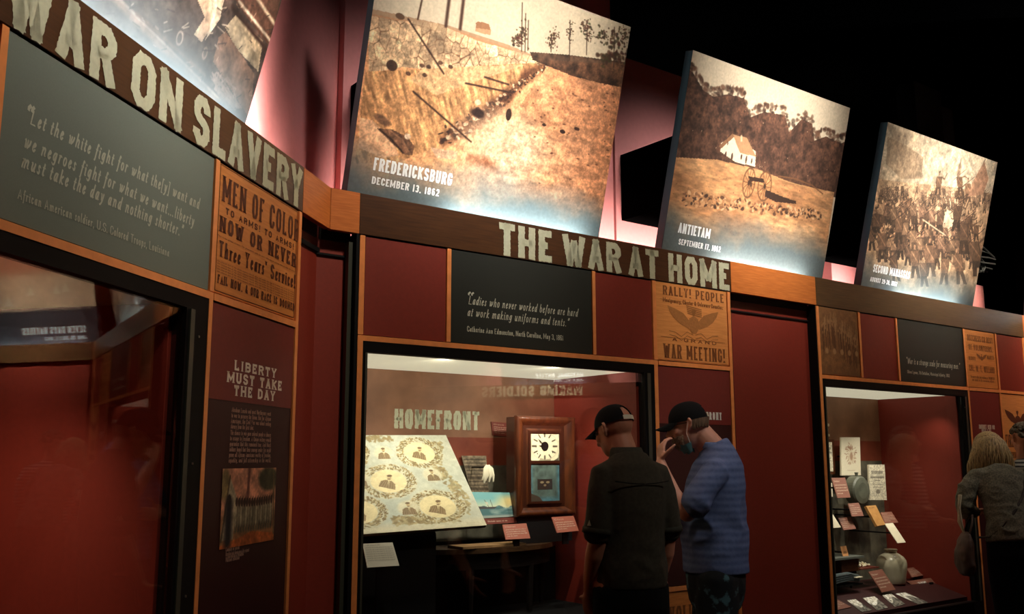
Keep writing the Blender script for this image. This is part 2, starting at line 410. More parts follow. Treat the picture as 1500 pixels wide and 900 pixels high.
# ------------------------------------------------------------------ flat printed pictures: colour attribute on a fine grid
def _hash(ix, iy, seed):
    n = (ix.astype(np.int64) * 374761393 + iy.astype(np.int64) * 668265263 + seed * 974634777) & 0x7fffffff
    n = ((n ^ (n >> 13)) * 1274126177) & 0x7fffffff
    return ((n ^ (n >> 16)) & 0xffff) / 65535.0
def vnoise(x, y, seed=0):
    ix, iy = np.floor(x), np.floor(y); fx, fy = x - ix, y - iy; fx = fx * fx * (3 - 2 * fx); fy = fy * fy * (3 - 2 * fy)
    a, b, c, d = _hash(ix, iy, seed), _hash(ix + 1, iy, seed), _hash(ix, iy + 1, seed), _hash(ix + 1, iy + 1, seed)
    return (a * (1 - fx) + b * fx) * (1 - fy) + (c * (1 - fx) + d * fx) * fy
def fbm(x, y, seed=0, o=4):
    s = 0; a = .5
    for i in range(o): s = s + a * vnoise(x, y, seed + i * 17); x = x * 2.03; y = y * 2.03; a *= .5
    return s / (1 - .5 ** o)
class Canvas:
    """a picture W x H metres; s right, t up, both in metres from the lower left corner"""
    def __init__(self, W, H, nx, base=(128, 128, 128), mp=None):
        self.W, self.H, self.nx = W, H, nx; self.ny = int(nx * H / W)
        self.S, self.T = np.meshgrid(np.linspace(0, W, nx), np.linspace(0, H, self.ny))
        self.c = np.zeros((self.ny, nx, 3)) + np.array(base, float); self.mp = mp or (lambda x, y: (x, y))
    def put(self, a, col):
        a = np.clip(a, 0, 1)[..., None]; self.c = self.c * (1 - a) + np.array(col, float) * a
    def poly_mask(self, pts):
        pts = [self.mp(*p) for p in pts]; ins = np.zeros(self.S.shape, bool); n = len(pts)
        for i in range(n):
            (x1, y1), (x2, y2) = pts[i], pts[(i + 1) % n]
            if abs(y1 - y2) < 1e-9: continue
            c = ((y1 > self.T) != (y2 > self.T)) & (self.S < (x2 - x1) * (self.T - y1) / (y2 - y1) + x1); ins ^= c
        return ins
    def poly(self, pts, col, a=1.0): m = self.poly_mask(pts); self.put(m * a, col); return m
    def line(self, p, q, w, col, a=1.0):
        (x1, y1), (x2, y2) = self.mp(*p), self.mp(*q); dx, dy = x2 - x1, y2 - y1; l2 = dx * dx + dy * dy + 1e-12
        t = np.clip(((self.S - x1) * dx + (self.T - y1) * dy) / l2, 0, 1)
        d = np.hypot(self.S - x1 - t * dx, self.T - y1 - t * dy); self.put(np.clip(1.3 - d / w, 0, 1) * a, col)
    def path(self, pts, w, col, a=1.0):
        for p, q in zip(pts, pts[1:]): self.line(p, q, w, col, a)
    def ell(self, c, rx, ry, col, a=1.0, soft=.15, rot=0, ring=None):
        cx, cy = self.mp(*c); X, Y = self.S - cx, self.T - cy
        if rot: X, Y = X * math.cos(rot) + Y * math.sin(rot), -X * math.sin(rot) + Y * math.cos(rot)
        d = np.sqrt((X / rx) ** 2 + (Y / ry) ** 2)
        m = np.clip((1 - d) / soft + .5, 0, 1) if ring is None else np.clip(1.2 - np.abs(d - 1) / ring, 0, 1)
        self.put(m * a, col); return m
    def n(self, f, seed=0, o=4, sx=1, sy=1): return fbm(self.S * f * sx + 31, self.T * f * sy + 17, seed, o)
    def shade(self, amt, f, seed=0, mask=None, o=4, sx=1, sy=1):
        k = 1 + amt * (self.n(f, seed, o, sx, sy) - .5) * 2
        if mask is not None: k = 1 + (k - 1) * mask
        self.c = np.clip(self.c * k[..., None], 0, 255)
    def vor(self, f, seed=0, sx=1, sy=1, j=.8):
        X, Y = self.S * f * sx + 50, self.T * f * sy + 50; ix, iy = np.floor(X), np.floor(Y); f1 = np.full(X.shape, 9.0); f2 = f1.copy(); cid = np.zeros(X.shape)
        for a in (-1, 0, 1):
            for b in (-1, 0, 1):
                cx, cy = ix + a, iy + b; d = np.hypot(cx + .5 + j * (_hash(cx, cy, seed) - .5) - X, cy + .5 + j * (_hash(cx, cy, seed + 5) - .5) - Y)
                nw = d < f1; f2 = np.where(nw, f1, np.minimum(f2, d)); cid = np.where(nw, _hash(cx, cy, seed + 9), cid); f1 = np.where(nw, d, f1)
        return f1, f2, cid
    def mesh(self, name, matname='printed_picture', parent=None, y=-.001, x0=0, z0=0, rough=.6, matrix=None):
        nx, ny = self.nx, self.ny
        co = np.stack([self.S + x0, np.full(self.S.shape, y), self.T + z0], -1).reshape(-1, 3).astype(np.float32)
        i = np.arange(nx * ny).reshape(ny, nx); q = np.stack([i[:-1, :-1], i[:-1, 1:], i[1:, 1:], i[1:, :-1]], -1).reshape(-1, 4)
        me = bpy.data.meshes.new(name); me.vertices.add(nx * ny); me.vertices.foreach_set('co', co.ravel())
        me.loops.add(q.size); me.loops.foreach_set('vertex_index', q.ravel().astype(np.int32))
        me.polygons.add(len(q)); me.polygons.foreach_set('loop_start', np.arange(0, q.size, 4, dtype=np.int32))
        me.update(calc_edges=True); me.validate()
        v = np.clip(self.c / 255, 0, 1); v = np.where(v <= .04045, v / 12.92, ((v + .055) / 1.055) ** 2.4)
        ca = me.color_attributes.new('print', 'FLOAT_COLOR', 'POINT')
        ca.data.foreach_set('color', np.concatenate([v, np.ones(v.shape[:2] + (1,))], -1).astype(np.float32).ravel())
        me.materials.append(mat_attr(matname, rough))
        o = bpy.data.objects.new(name, me); COL.objects.link(o)
        if parent: o.parent = parent
        if matrix is not None: o.matrix_local = matrix
        return o
# ================================================================== THE ROOM
bm = boxes((-9, 13, -6, 14, -.1, 0)); struct('floor', bm, FLOORM)
bm = boxes((-9, 13, -6, 14, 5.2, 5.3)); struct('ceiling', bm, VOID)
bm = boxes((-9, 13, 13.9, 14, 0, 5.2)); struct('wall_back', bm, VOID)
bm = boxes((12.9, 13, -6, 14, 0, 5.2)); struct('wall_right', bm, VOID)
bm = boxes((-9, -8.9, -6, 14, 0, 5.2)); struct('wall_outer_left', bm, VOID)

ZT, ZH, ZM, ZL = 2.67, 2.477, 2.010, 1.985      # header top and bottom, top and bottom of the middle rail
T = .0008
# left and middle exhibit walls: black backing behind the panels, open where a case stands
LX0 = -3.3
struct('wall_left', boxes((LX0, -.305, .032, .06, ZL, 2.6), (-1.03, -.305, .032, .06, 0, ZL), (LX0, -1.03, .032, .06, 0, .3)), BLACK, L)
# reveals of the recessed bays
struct('wall_middle', boxes((.14, 2.70, .032, .06, ZL, 2.6), (2.04, 2.70, .032, .06, 0, ZL), (.17, 2.04, .032, .06, 0, .3),
    (3.572, 6.6, .032, .06, ZL, 2.6), (5.48, 6.6, .032, .06, 0, ZL), (3.6, 5.48, .032, .06, 0, .3),
    (.136, .15, .002, .09, 0, 2.476), (2.704, 2.712, .004, .10, 0, 2.476), (3.562, 3.570, .004, .10, 0, 2.476)), BLACK, M)
def panel(F, name, x0, x1, z0, z1, m, y=.008, t=.02):
    return struct(name, boxes((x0, x1, y, y + t, z0, z1)), m, F)
# recess in the corner between the two walls, red boards set back behind the black reveal
struct('wall_corner_left', boxes((-.305, .03, .07, .09, 0, 2.60)), RED, L)
struct('wall_corner_right', boxes((-.03, .136, .07, .09, 0, 2.5)), RED, M)
struct('wall_recess', boxes((2.712, 3.562, .07, .09, 0, 2.5)), RED, M)
k = 0
def trim(F, bs, m=ORANGE_TRIM, nm='trim'):
    global k; k += 1
    bm = boxes(*bs); return struct('%s_%d' % (nm, k), bm, m, F)
trim(M, [(.112, .134, .03, .069, 0, 2.44)], OLIVE)
trim(M, [(2.712, 3.562, .062, .0699, 2.442, 2.6)], BLACK)  # black strip stands in for the header's shadow on the recessed board
trim(M, [(-.02, .134, .062, .0699, 2.442, 2.6)], BLACK); trim(L, [(-.304, .0, .062, .0699, 2.442, 2.6)], BLACK)  # header shadow over the corner boards, also made as black strips
# orange trims, one strip each
for F, x0, x1, z0, z1 in [
    (L, -2.081, -2.057, ZM + .003, ZH - .004), (L, -1.043, -1.016, ZM + .003, ZH - .004), (L, -1.043, -1.018, 0, ZL), (L, -.336, -.309, 0, ZH - .004),
    (L, LX0, -1.016, ZL, ZM), (L, -1.012, -.337, ZL, ZM),
    (M, .153, .180, ZM + .003, ZH - .004), (M, .629, .652, ZM + .003, ZH - .004), (M, 1.570, 1.592, ZM + .003, ZH - .004), (M, 2.030, 2.058, ZM + .003, ZH - .004),
    (M, .153, .180, 0, ZL), (M, 2.030, 2.058, 0, ZL), (M, 2.676, 2.703, 0, ZH - .004), (M, .153, 2.060, ZL, ZM), (M, 2.066, 2.675, ZL, ZM), (M, 2.06, 2.675, .73, .755),
    (M, 3.571, 3.599, 0, ZH - .004), (M, 4.050, 4.076, ZM + .003, ZH - .004), (M, 4.519, 4.540, ZM + .003, ZH - .004), (M, 5.465, 5.488, ZM + .003, ZH - .004), (M, 5.968, 5.994, 0, ZH - .004),
    (M, 3.60, 5.49, ZL, ZM), (M, 5.495, 5.967, ZL, ZM), (M, 5.995, 6.44, ZL, ZM), (M, 5.468, 5.493, 0, ZL), (M, 6.445, 6.47, 0, ZH - .004)]:
    trim(F, [(x0, x1, 0, .03, z0, z1)])
# plain red boards between the trims
for i, (F, x0, x1, z0, z1) in enumerate([(L, LX0, -2.085, ZM + .004, ZH - .006), (M, .186, .625, ZM + .004, ZH - .006), (M, 1.596, 2.025, ZM + .004, ZH - .006),
    (M, 4.08, 4.514, ZM + .004, ZH - .006), (M, 6.0, 6.44, ZM + .004, ZH - .006), (M, 6.475, 6.6, .1, ZH - .006), (M, 6.0, 6.44, .1, 1.2)]):
    struct('wall_board_%d' % (i + 1), boxes((x0, x1, .008, .03, z0, z1)), RED, F)

# ------------------------------------------------------------------ headers
def header(F, x0, x1, m, label, words=(), y=0, name='header_board'):
    h = thing(name, label, 'header board', F, (x0, 0, ZH))
    link('board', boxes((0, x1 - x0, y, y + .03, 0, ZT - ZH)), m, parent=h, bevel=.0015)
    if words:
        for s, a, b in words:
            bm = bmesh.new(); text(bm, s, a - x0, b - x0, .004, ZT - ZH - .022, y=-.0015, stem=.25, bar=.21, gap=.13, jit=.0022)
            link('lettering', bm, CREAM, parent=h)
    return h
header(L, LX0, -.3055, BROWN, 'dark brown wooden header board lettered WAR ON SLAVERY', (('THE', -2.62, -2.2), ('WAR', -2.08, -1.64), ('ON', -1.56, -1.28), ('SLAVERY', -1.208, -.325)))
header(L, -.305, -.001, ORANGE, 'short orange header board in the corner, nearest the word SLAVERY')
header(M, .001, .148, ORANGE, 'narrow bright orange header board just right of the corner fold')
header(M, .1485, 2.718, BROWN, 'dark brown wooden header board lettered THE WAR AT HOME', (('THE', .94, 1.285), ('WAR', 1.36, 1.785), ('AT', 1.845, 2.085), ('HOME', 2.165, 2.70)))
header(M, 2.7185, 3.578, ORANGE, 'orange header board above the plain red recess')
header(M, 3.5785, 6.469, BROWN_R, 'long unlettered grey-brown header board at the far end')
header(M, 6.4695, 6.6, ORANGE, 'orange header board cut by the photograph edge, far right')

# ------------------------------------------------------------------ quote panels and notices
def board(F, name, label, cat, x0, x1, z0, z1, m, y=.006, t=.022, group=None):
    h = thing(name, label, cat, F, (x0, 0, z0), group)
    link('board', boxes((0, x1 - x0, y, y + t, 0, z1 - z0)), m, parent=h)
    h['_x'] = x0; h['_z'] = z0
    del h['_x'], h['_z']
    return h
IT = dict(stem=.115, bar=.055, nib=-.62, gap=.1, shear=.2, k=4, space=.34)
RM = dict(stem=.145, bar=.085, nib=-.25, gap=.1, k=3, space=.36, serif=.05)
SL = dict(stem=.3, bar=.2, gap=.3, serif=.1, space=.6)
SLH = dict(stem=.34, bar=.22, gap=.22, serif=.12, space=.5)
SLC = dict(stem=.2, bar=.11, gap=.2, serif=.07, space=.5)
q1 = board(L, 'quote_panel', 'slate blue-grey panel quoting an African American soldier, left of the wood poster', 'sign', -2.052, -1.047, ZM + .004, ZH - .006, SLATE)
def lines(h, F, x0, z0, items, m, name='lettering', y=-.0012, yy=.006):
    for it in items:
        s, pl, pr, cap, st = it
        xa, za = px(F, *pl, yy); xb, zb = px(F, *pr, yy)
        for w, a, b in word_spans(s, xa - x0, xb - x0, st.get('space', .45), st.get('gap', .12)):     # one part per word
            bm = bmesh.new(); text(bm, w, a, b, (za + zb) / 2 - z0, cap, y=yy + y, **st); link(name, bm, m, parent=h)
lines(q1, L, -2.052, ZM + .004, [
    ('“', (33, 181), (46, 187), .05, dict(IT, stem=.2, bar=.12)), ('Let the white fight for what the[y] want and', (43, 183), (291, 306), .038, dict(IT, stem=.16, bar=.08)),
    ('we negroes fight for what we want…liberty', (33, 213), (283, 334), .038, dict(IT, stem=.16, bar=.08)),
    ('must take the day and nothing shorter.”', (29, 245), (267, 347), .038, dict(IT, stem=.16, bar=.08)),
    ('African American soldier, U.S. Colored Troops, Louisiana', (25, 290), (247, 377), .025, RM)], mat('pale_ink', (186, 188, 168), .6))
q2 = board(M, 'quote_panel', 'charcoal panel quoting Catherine Ann Edmonston below the words THE WAR', 'sign', .657, 1.566, ZM + .004, ZH - .006, CHAR)
lines(q2, M, .657, ZM + .004, [
    ('“', (682, 444), (693, 444), .05, dict(IT, stem=.2, bar=.12)),
    ('Ladies who never worked before are hard', (686, 444), (846, 466), .042, IT), ('at work making uniforms and tents.”', (684, 463), (833, 479), .042, IT),
    ('Catherine Ann Edmonston, North Carolina, May 3, 1861', (684, 486), (825, 499), .027, RM)], PALE)
q3 = board(M, 'quote_panel', 'charcoal panel quoting War is a strange scale for measuring men, above the far case', 'sign', 4.544, 5.461, ZM + .004, ZH - .006, CHAR)
lines(q3, M, 4.544, ZM + .004, [
    ('“War is a strange scale for measuring men.”', (1327, 531), (1406, 543), .045, IT),
    ('Oliver Lyman, 7th Battalion, Mississippi Infantry, 1862', (1329, 547), (1391, 553), .024, RM)], PALE)

POSTER = mat('burnt_orange_wood_poster', (222, 142, 72), .5, scale=10, stretch=(1, 8, 14), rgb2=(206, 124, 58))
POSTER2 = mat('amber_wood_poster', (234, 158, 90), .45, scale=10, stretch=(1, 8, 14), rgb2=(220, 142, 76))
INK2 = mat('umber_ink', (134, 78, 36), .6, .12, 90)
p1 = board(L, 'recruiting_poster', 'burnt orange wooden poster reading MEN OF COLOR, NOW OR NEVER', 'poster', -1.008, -.341, ZM + .006, ZH - .006, POSTER)
lines(p1, L, -1.008, ZM + .006, [
    ('MEN OF COLOR', (325, 295), (437, 355), .092, dict(SLC, stem=.2)),
    ('TO ARMS! TO ARMS!', (330, 315), (430, 365), .024, SL), ('NOW OR NEVER', (321, 339), (433, 392), .056, dict(SL, gap=.22)),
    ("Three Years' Service!", (320, 376), (432, 422), .056, dict(SLC, stem=.24)), ('FAIL NOW, & OUR RACE IS DOOMED', (318, 416), (431, 455), .031, dict(SL, stem=.24, gap=.2))], BROWN_INK)
bm = bmesh.new()
for i in range(5):
    wtext(bm, L, 'the colored men of the whole country should rally now under the flag of freedom and strike for union', (320, 385 + i * 3.9), (432, 427.5 + i * 3.2), .0062, dx=-1.008, dz=ZM + .006, y=.0048, stem=.2, bar=.16, gap=.12, k=1)
wtext(bm, L, 'This is our golden moment. The government calls for every able bodied colored man to enter the army', (321, 346), (433, 398), .0062, dx=-1.008, dz=ZM + .006, y=.0048, stem=.2, bar=.16, gap=.12, k=1)
# thin border line printed round the sheet
for a in ((.006, .661, .45, .452), (.006, .661, .006, .008), (.006, .008, .006, .452), (.659, .661, .006, .452)): box(bm, a[0], a[1], .0046, .0056, a[2], a[3])
link('small_print', bm, BROWN_INK, parent=p1)['kind'] = 'stuff'

def eagle(bm, cx, cz, w, y=.0045):
    """printed eagle: two spread wings, body, head, flag and ribbon"""
    def P(pts): bm.faces.new([bm.verts.new((cx + a * w, y, cz + b * w)) for a, b in pts])
    for s in (-1, 1):
        P([(s * .08, .02), (s * .2, .12), (s * .36, .17), (s * .5, .2), (s * .46, .12), (s * .38, .04), (s * .26, -.03), (s * .1, -.08)][::s])
    P([(-.09, .06), (.0, .1), (.09, .06), (.1, -.06), (.04, -.14), (-.04, -.14), (-.1, -.06)])
    P([(-.02, .1), (-.05, .17), (.0, .19), (.05, .17), (.02, .1)])
def flagbit(bm, cx, cz, w, y=.0045):
    for i in range(5):
        bm.faces.new([bm.verts.new((cx + (-.1 + a) * w, y, cz + (.12 + .025 * i + b) * w)) for a, b in ((-.02 - .005 * i, 0), (.26, -.03), (.26, -.015), (-.02 - .005 * i, .015))])
def ribbon(bm, cx, cz, w, y=.0045):
    for s in (-1, 1):
        pts = [(s * (.02 + .1 * t), -.22 + .035 * math.sin(t * 2.2)) for t in range(5)]
        for (a, b), (c, d) in zip(pts, pts[1:]):
            for o_ in (0, .045): bm.faces.new([bm.verts.new((cx + e * w, y, cz + f * w)) for e, f in ((a, b + o_), (c, d + o_), (c, d + .008 + o_), (a, b + .008 + o_))])
p2 = board(M, 'recruiting_poster', 'amber wooden poster reading RALLY! PEOPLE with an eagle, below the word HOME', 'poster', 2.064, 2.673, ZM + .006, ZH - .006, POSTER2)
lines(p2, M, 2.064, ZM + .006, [('RALLY! PEOPLE', (971, 432), (1060, 444), .055, dict(SLC, stem=.24)), ('Montgomery, Chester & Delaware Counties.', (971, 443), (1059, 453), .026, dict(RM, stem=.2, bar=.12)),
    ('A GRAND', (985, 500), (1049, 505.5), .022, dict(SL, gap=.4)), ('WAR MEETING!', (972, 524), (1062, 532), .082, dict(SLC, stem=.22))], INK2)
bm = bmesh.new(); eagle(bm, .31, .235, .44); flagbit(bm, .31, .235, .44); ribbon(bm, .31, .25, .5)
for zz in (.355, .135): box(bm, .03, .58, .0046, .0056, zz, zz + .0025)
for zz in (0.004, .455): box(bm, .004, .605, .0046, .0056, zz, zz + .002)
link('engraving', bm, mat('faded_umber_ink', (172, 112, 58), .6, .1, 90), parent=p2)
p3 = board(M, 'recruiting_poster', 'narrow wooden poster reading OF VOLUNTEERS, COL. W. T. WILLARD, right of the far quote', 'poster', 5.495, 5.963, ZM + .006, ZH - .006, POSTER)
lines(p3, M, 5.495, ZM + .006, [('DUTCHESS CO REGT', (1417, 500), (1454, 503), .048, SLC), ('OF VOLUNTEERS.', (1419, 512), (1454, 517), .045, SLC), ('RECRUITS', (1419, 527), (1429, 529), .03, SLC), ('WANTED', (1446, 526), (1456, 528), .03, SLC),
    ('COL. W. T. WILLARD', (1420, 544), (1457, 547), .05, SLC), ('Persons in this town wishing to VOLUNTEER', (1422, 554), (1457, 556.5), .022, SLC), ('can apply to the recruiting officer', (1424, 558), (1456, 561), .02, SLC)], INK2)
bm = bmesh.new(); eagle(bm, .24, .24, .16)
for zz in (.375, .325, .155): box(bm, .03, .44, .0046, .0056, zz, zz + .002)
link('engraving', bm, INK2, parent=p3)
# engraved wooden panel of marching soldiers
cv = Canvas(.44, .457, 90, (128, 88, 54)); cv.shade(.22, 40, 3); cv.shade(.15, 120, 5)
rr = random.Random(5)
for i in range(46):
    x = .03 + rr.random() * .38; y = .2 + .06 * rr.random() + .05 * math.sin(x * 12)
    cv.line((x, y - .09), (x, y + .05), .006, (92, 56, 30), .8); cv.ell((x, y + .06), .008, .01, (160, 116, 76), .8); cv.line((x + .005, y), (x + .03, y + .12), .0025, (168, 128, 88), .8)
for i in range(5): cv.ell((.07 + i * .085, .16), .018, .02, (172, 132, 92), .9)
cv.put(np.clip((cv.T - .36) / .1, 0, 1) * .5, (140, 98, 62)); cv.put(np.clip((.08 - cv.T) / .08, 0, 1) * .6, (110, 74, 44))
e1 = board(M, 'engraved_panel', 'brown wood panel engraved with marching soldiers, above the left end of the far case', 'panel', 3.605, 4.045, ZM + .006, ZH - .006, POSTER)
cv.mesh('engraving', parent=e1, y=.005)

# tall text panels between the cases
def info_panel(F, x0, x1, zt, zb, zs, label):
    h = board(F, 'text_panel', label, 'sign', x0, x1, zb, zt, RED_DK)
    link('upper_field', boxes((0, x1 - x0, .0045, .0062, zs - zb, zt - zb)), RED_MID, parent=h); return h
i1 = info_panel(L, -1.012, -.340, 1.98, .15, 1.655, 'tall maroon text panel titled LIBERTY MUST TAKE THE DAY')
lines(i1, L, -1.012, .15, [('LIBERTY', (343, 544), (404, 553), .036, SLH), ('MUST TAKE', (332, 561), (412, 572), .038, SLH), ('THE DAY', (342, 580), (402, 588), .038, SLH)], mat('dusty_white_ink', (244, 228, 208), .6), yy=.0045)
bt = [('Abraham Lincoln and most Northerners went', 605), ('to war to preserve the Union. But for African', 613), ('Americans, the Civil War was about ending', 621), ('slavery from the first shot.', 628),
      ('The chance to win gave colored people a chance', 638), ('to escape to freedom. A Union victory would', 646), ('guarantee that this remained true. And black', 654), ('soldiers hoped that their courage under fire might', 662), ('prove all African Americans worthy of freedom,', 670), ('equality, and full citizenship in the world.', 678)]
bm = bmesh.new()
for j, (s, y) in enumerate(bt):
    xr = 398 if j not in (3,) else 373
    wtext(bm, L, s, (341 - (y - 600) * .06, y), (xr, y + 3.5 - (y - 605) * .05), .017, dx=-1.012, dz=.15, y=.0035, stem=.16, bar=.1, gap=.1, k=2)
for j, (s, xr) in enumerate((('Company on parade', 352), ('Recruiting print showing men of the regiment', 366), ('in camp; published in Philadelphia', 358), ('Museum collection', 352))):
    wtext(bm, L, s, (332, 808 + j * 5.2), (xr, 805.5 + j * 5), .014, dx=-1.012, dz=.15, y=.0035, stem=.16, bar=.1, gap=.1, k=2)
link('small_print', bm, mat('dusty_rose_ink', (190, 148, 130), .6), parent=i1)['kind'] = 'stuff'
# colour print of the company in line
x0, z1 = px(L, 328, 687); x1, z0 = px(L, 402, 791)
cv = Canvas(x1 - x0, z1 - z0, 150, (206, 140, 110)); Wc, Hc = cv.W, cv.H
cv.put(np.clip((.55 * Hc - cv.T) / (.3 * Hc), 0, 1), (160, 110, 70))
cv.poly([(0, 0), (Wc, 0), (Wc, .1 * Hc), (.55 * Wc, .17 * Hc), (.3 * Wc, .1 * Hc), (0, .04 * Hc)], (190, 100, 50))
cv.ell((.85 * Wc, .85 * Hc), .2 * Wc, .16 * Hc, (60, 62, 40), .9, .3); cv.ell((.05 * Wc, .8 * Hc), .08 * Wc, .2 * Hc, (110, 100, 60), .8, .4)
cv.poly([(.0, .1 * Hc), (.13 * Wc, .9 * Hc), (.26 * Wc, .62 * Hc), (.22 * Wc, .1 * Hc)], (176, 160, 130)); cv.line((.02 * Wc, .1 * Hc), (.13 * Wc, .9 * Hc), .006, (80, 60, 40))
cv.line((.45 * Wc, .5 * Hc), (.47 * Wc, .98 * Hc), .012, (120, 70, 60)); cv.line((.99 * Wc, .1 * Hc), (.95 * Wc, .9 * Hc), .008, (110, 90, 60))
for i in range(15):
    t = i / 14; x = (.26 + .66 * t) * Wc; y = (.5 - .02 * math.sin(t * 3)) * Hc
    cv.line((x, .2 * Hc), (x, y - .03 * Hc), .010, (90, 84, 66)); cv.line((x, .3 * Hc), (x, y), .015, ((160, 150, 122), (130, 120, 96))[i % 2]); cv.ell((x, y + .07 * Hc), .009, .016, (60, 40, 30), 1)
    cv.line((x + .006, .25 * Hc), (x + .008, y + .14 * Hc), .003, (70, 52, 40))
cv.line((.13 * Wc, .08 * Hc), (.13 * Wc, .55 * Hc), .03, (36, 30, 34)); cv.ell((.13 * Wc, .6 * Hc), .014, .02, (40, 26, 22), 1)
cv.shade(.35, 30, 8); cv.shade(.2, 120, 9)
cv.mesh('colour_print', parent=i1, y=.0035, x0=x0 + 1.012, z0=z0 - .15)
i2 = info_panel(M, 2.062, 2.673, 1.98, .76, 1.655, 'maroon text panel partly hidden behind the men, title ending in NT')
lines(i2, M, 2.062, .76, [('BEHIND THE FRONT', (985, 612), (1057, 617), .045, dict(SL, serif=.12))], WHITE_INK, yy=.0045)
i3 = info_panel(M, 5.497, 5.963, 1.98, .15, 1.5, 'dark maroon text panel behind the blonde visitor')
lines(i3, M, 5.497, .15, [('JOHNNY REB OR', (1434, 628), (1457, 630), .034, dict(SL, serif=.1)), ('BILLY YANK', (1438, 634), (1452, 636), .03, dict(SL, serif=.1))], mat('dusty_white_ink', (214, 196, 176), .6), yy=.0045)
p4 = board(M, 'recruiting_poster', 'amber wooden poster with a dark eagle above FIRE ZOUAVES, far right', 'poster', 5.998, 6.442, 1.21, 1.98, POSTER2)
bm = bmesh.new(); eagle(bm, .25, .56, .42)
link('engraving', bm, BROWN_INK, parent=p4)
def word_parts(s, a, b, z, cap, h, m, y, **st):
    for w_, a_, b_ in word_spans(s, a, b, st.get('space', .45), st.get('gap', .12)):
        bm = bmesh.new(); text(bm, w_, a_, b_, z, cap, y=y, **st); link('lettering', bm, m, parent=h)
for s_, a_, b_, z_, c_ in (('FIRE ZOUAVES', .02, .43, .34, .1), ('RECRUITS WANTED', .03, .42, .25, .05), ('APPLY AT ONCE', .06, .39, .16, .05)): word_parts(s_, a_, b_, z_, c_, p4, BROWN_INK, .0045, **SLC)
p5 = board(M, 'recruiting_poster', 'orange wooden poster low on the wall behind the man in blue', 'poster', 2.062, 2.668, .1, .726, POSTER)
word_parts('VOLUNTEERS', .04, .56, .45, .1, p5, INK2, .0045, **SLC); word_parts('WANTED', .1, .5, .3, .1, p5, INK2, .0045, **SLC)

# ------------------------------------------------------------------ upper walls behind the leaning photographs
YU = .26
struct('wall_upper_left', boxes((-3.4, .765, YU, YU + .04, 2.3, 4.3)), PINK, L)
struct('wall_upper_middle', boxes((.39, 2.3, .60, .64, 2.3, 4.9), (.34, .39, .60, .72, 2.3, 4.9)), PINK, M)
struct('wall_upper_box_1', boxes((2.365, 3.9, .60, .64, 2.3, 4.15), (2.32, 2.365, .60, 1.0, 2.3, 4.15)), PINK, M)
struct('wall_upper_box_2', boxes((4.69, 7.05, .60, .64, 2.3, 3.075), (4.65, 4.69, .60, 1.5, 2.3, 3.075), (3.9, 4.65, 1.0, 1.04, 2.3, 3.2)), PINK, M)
# top shelf closing the wall behind the header
struct('trim_shelf_left', boxes((LX0, .7, .06, YU, 2.38, 2.40)), BLACK, L)
struct('trim_shelf_middle', boxes((-.05, 6.6, .06, .9, 2.37, 2.379)), BLACK, M)
# dark column and cable bundle at the far right
c1 = thing('column', 'dark grey column rising behind the far end of the header', 'column', M, (7.35, 1.2, 0))
link('shaft', boxes((0, .55, 0, .4, 0, 5.2)), mat('dark_grey_paint', (66, 70, 68), .7), parent=c1)
c2 = thing('column', 'black column between the low pink wall and the grey column', 'column', M, (7.1, 1.0, 0))
link('shaft', boxes((-.3, .2, 0, .2, 0, 5.2)), mat('black_column_paint', (22, 22, 21), .7), parent=c2)
bm = bmesh.new()
for j in range(7):
    pts = [(6.3 + i * .15, .78 - .02 * j + .03 * math.sin(i + j), 3.42 + .02 * j - .03 * math.sin(i * .8 + j) - .015 * i) for i in range(9)]
    tube(bm, pts, [.008] * 9, 6)
for j in range(3): tube(bm, [(7.3 + .08 * math.cos(t * .8 + j), .77 - .02 * j, 3.33 + .07 * math.sin(t * .8 + j)) for t in range(8)], [.007] * 8, 6)
o = link('cable_bundle', bm, mat('cable_grey', (60, 60, 58), .4), M); o['label'] = 'bundle of black cables running in front of the dark column'; o['category'] = 'cable'
# ================================================================== leaning photographs above the header
TILT = math.radians(14.5)
PW, PH, PB = 1.585, 1.232, .06
def photo_panel(F, x0, label, paint, title=None, date=None, nx=430, mount=True, xw=PW, mx=.135):
    h = thing('leaning_photograph', label, 'photograph', F, (x0, .12, ZT), rot=Matrix.Rotation(TILT, 4, 'X'))
    Fp = h.matrix_world.copy()
    link('panel_body', boxes((0, xw, .0005, .062, -PB, PH)), TEAL, parent=h, bevel=.002)
    cv = Canvas(xw, PH + PB, nx, mp=lambda x, y: (lambda q: (q[0], q[1] + PB))(px(Fp, x, y)))
    paint(cv); cv.mesh('picture', parent=h, y=-.0005, z0=-PB, rough=.45)
    if title:
        for t_, g_ in ((title, .13), (date, .16)):
            for w_, a_, b_ in word_spans(t_[0], t_[1], t_[2], .45, g_):
                bm = bmesh.new(); text(bm, w_, a_, b_, t_[3], t_[4], y=-.002, stem=.23, bar=.18, gap=g_); link('caption', bm, WHITE_INK, parent=h)
    if mount:
        # level black box from the back of the leaning panel to the wall behind
        bm = bmesh.new(); Hi = h.matrix_world.inverted(); c = []
        for yy in (0, 1):
            for X, Z in ((mx, 3.0), (xw - mx, 3.0), (xw - mx, 3.445), (mx, 3.445)):
                if yy: w = F @ Vector((x0 + X, (YU - .005 if F is L else .595), Z))
                else:
                    w = F @ Vector((x0 + X, .12 - math.tan(TILT) * (Z - ZT) + .063 / math.cos(TILT) + .001, Z))
                c.append(Hi @ w)
        hexa(bm, c); link('mounting_box', bm, VOID, parent=h)
    return h
def caption_zone(cv, h0=.12, h1=.42, col=(96, 106, 106)):
    n = (cv.n(6, 71) - .5) * .16
    cv.put(np.clip((h1 + n - cv.T) / (h1 - h0), 0, 1) ** .8, col)
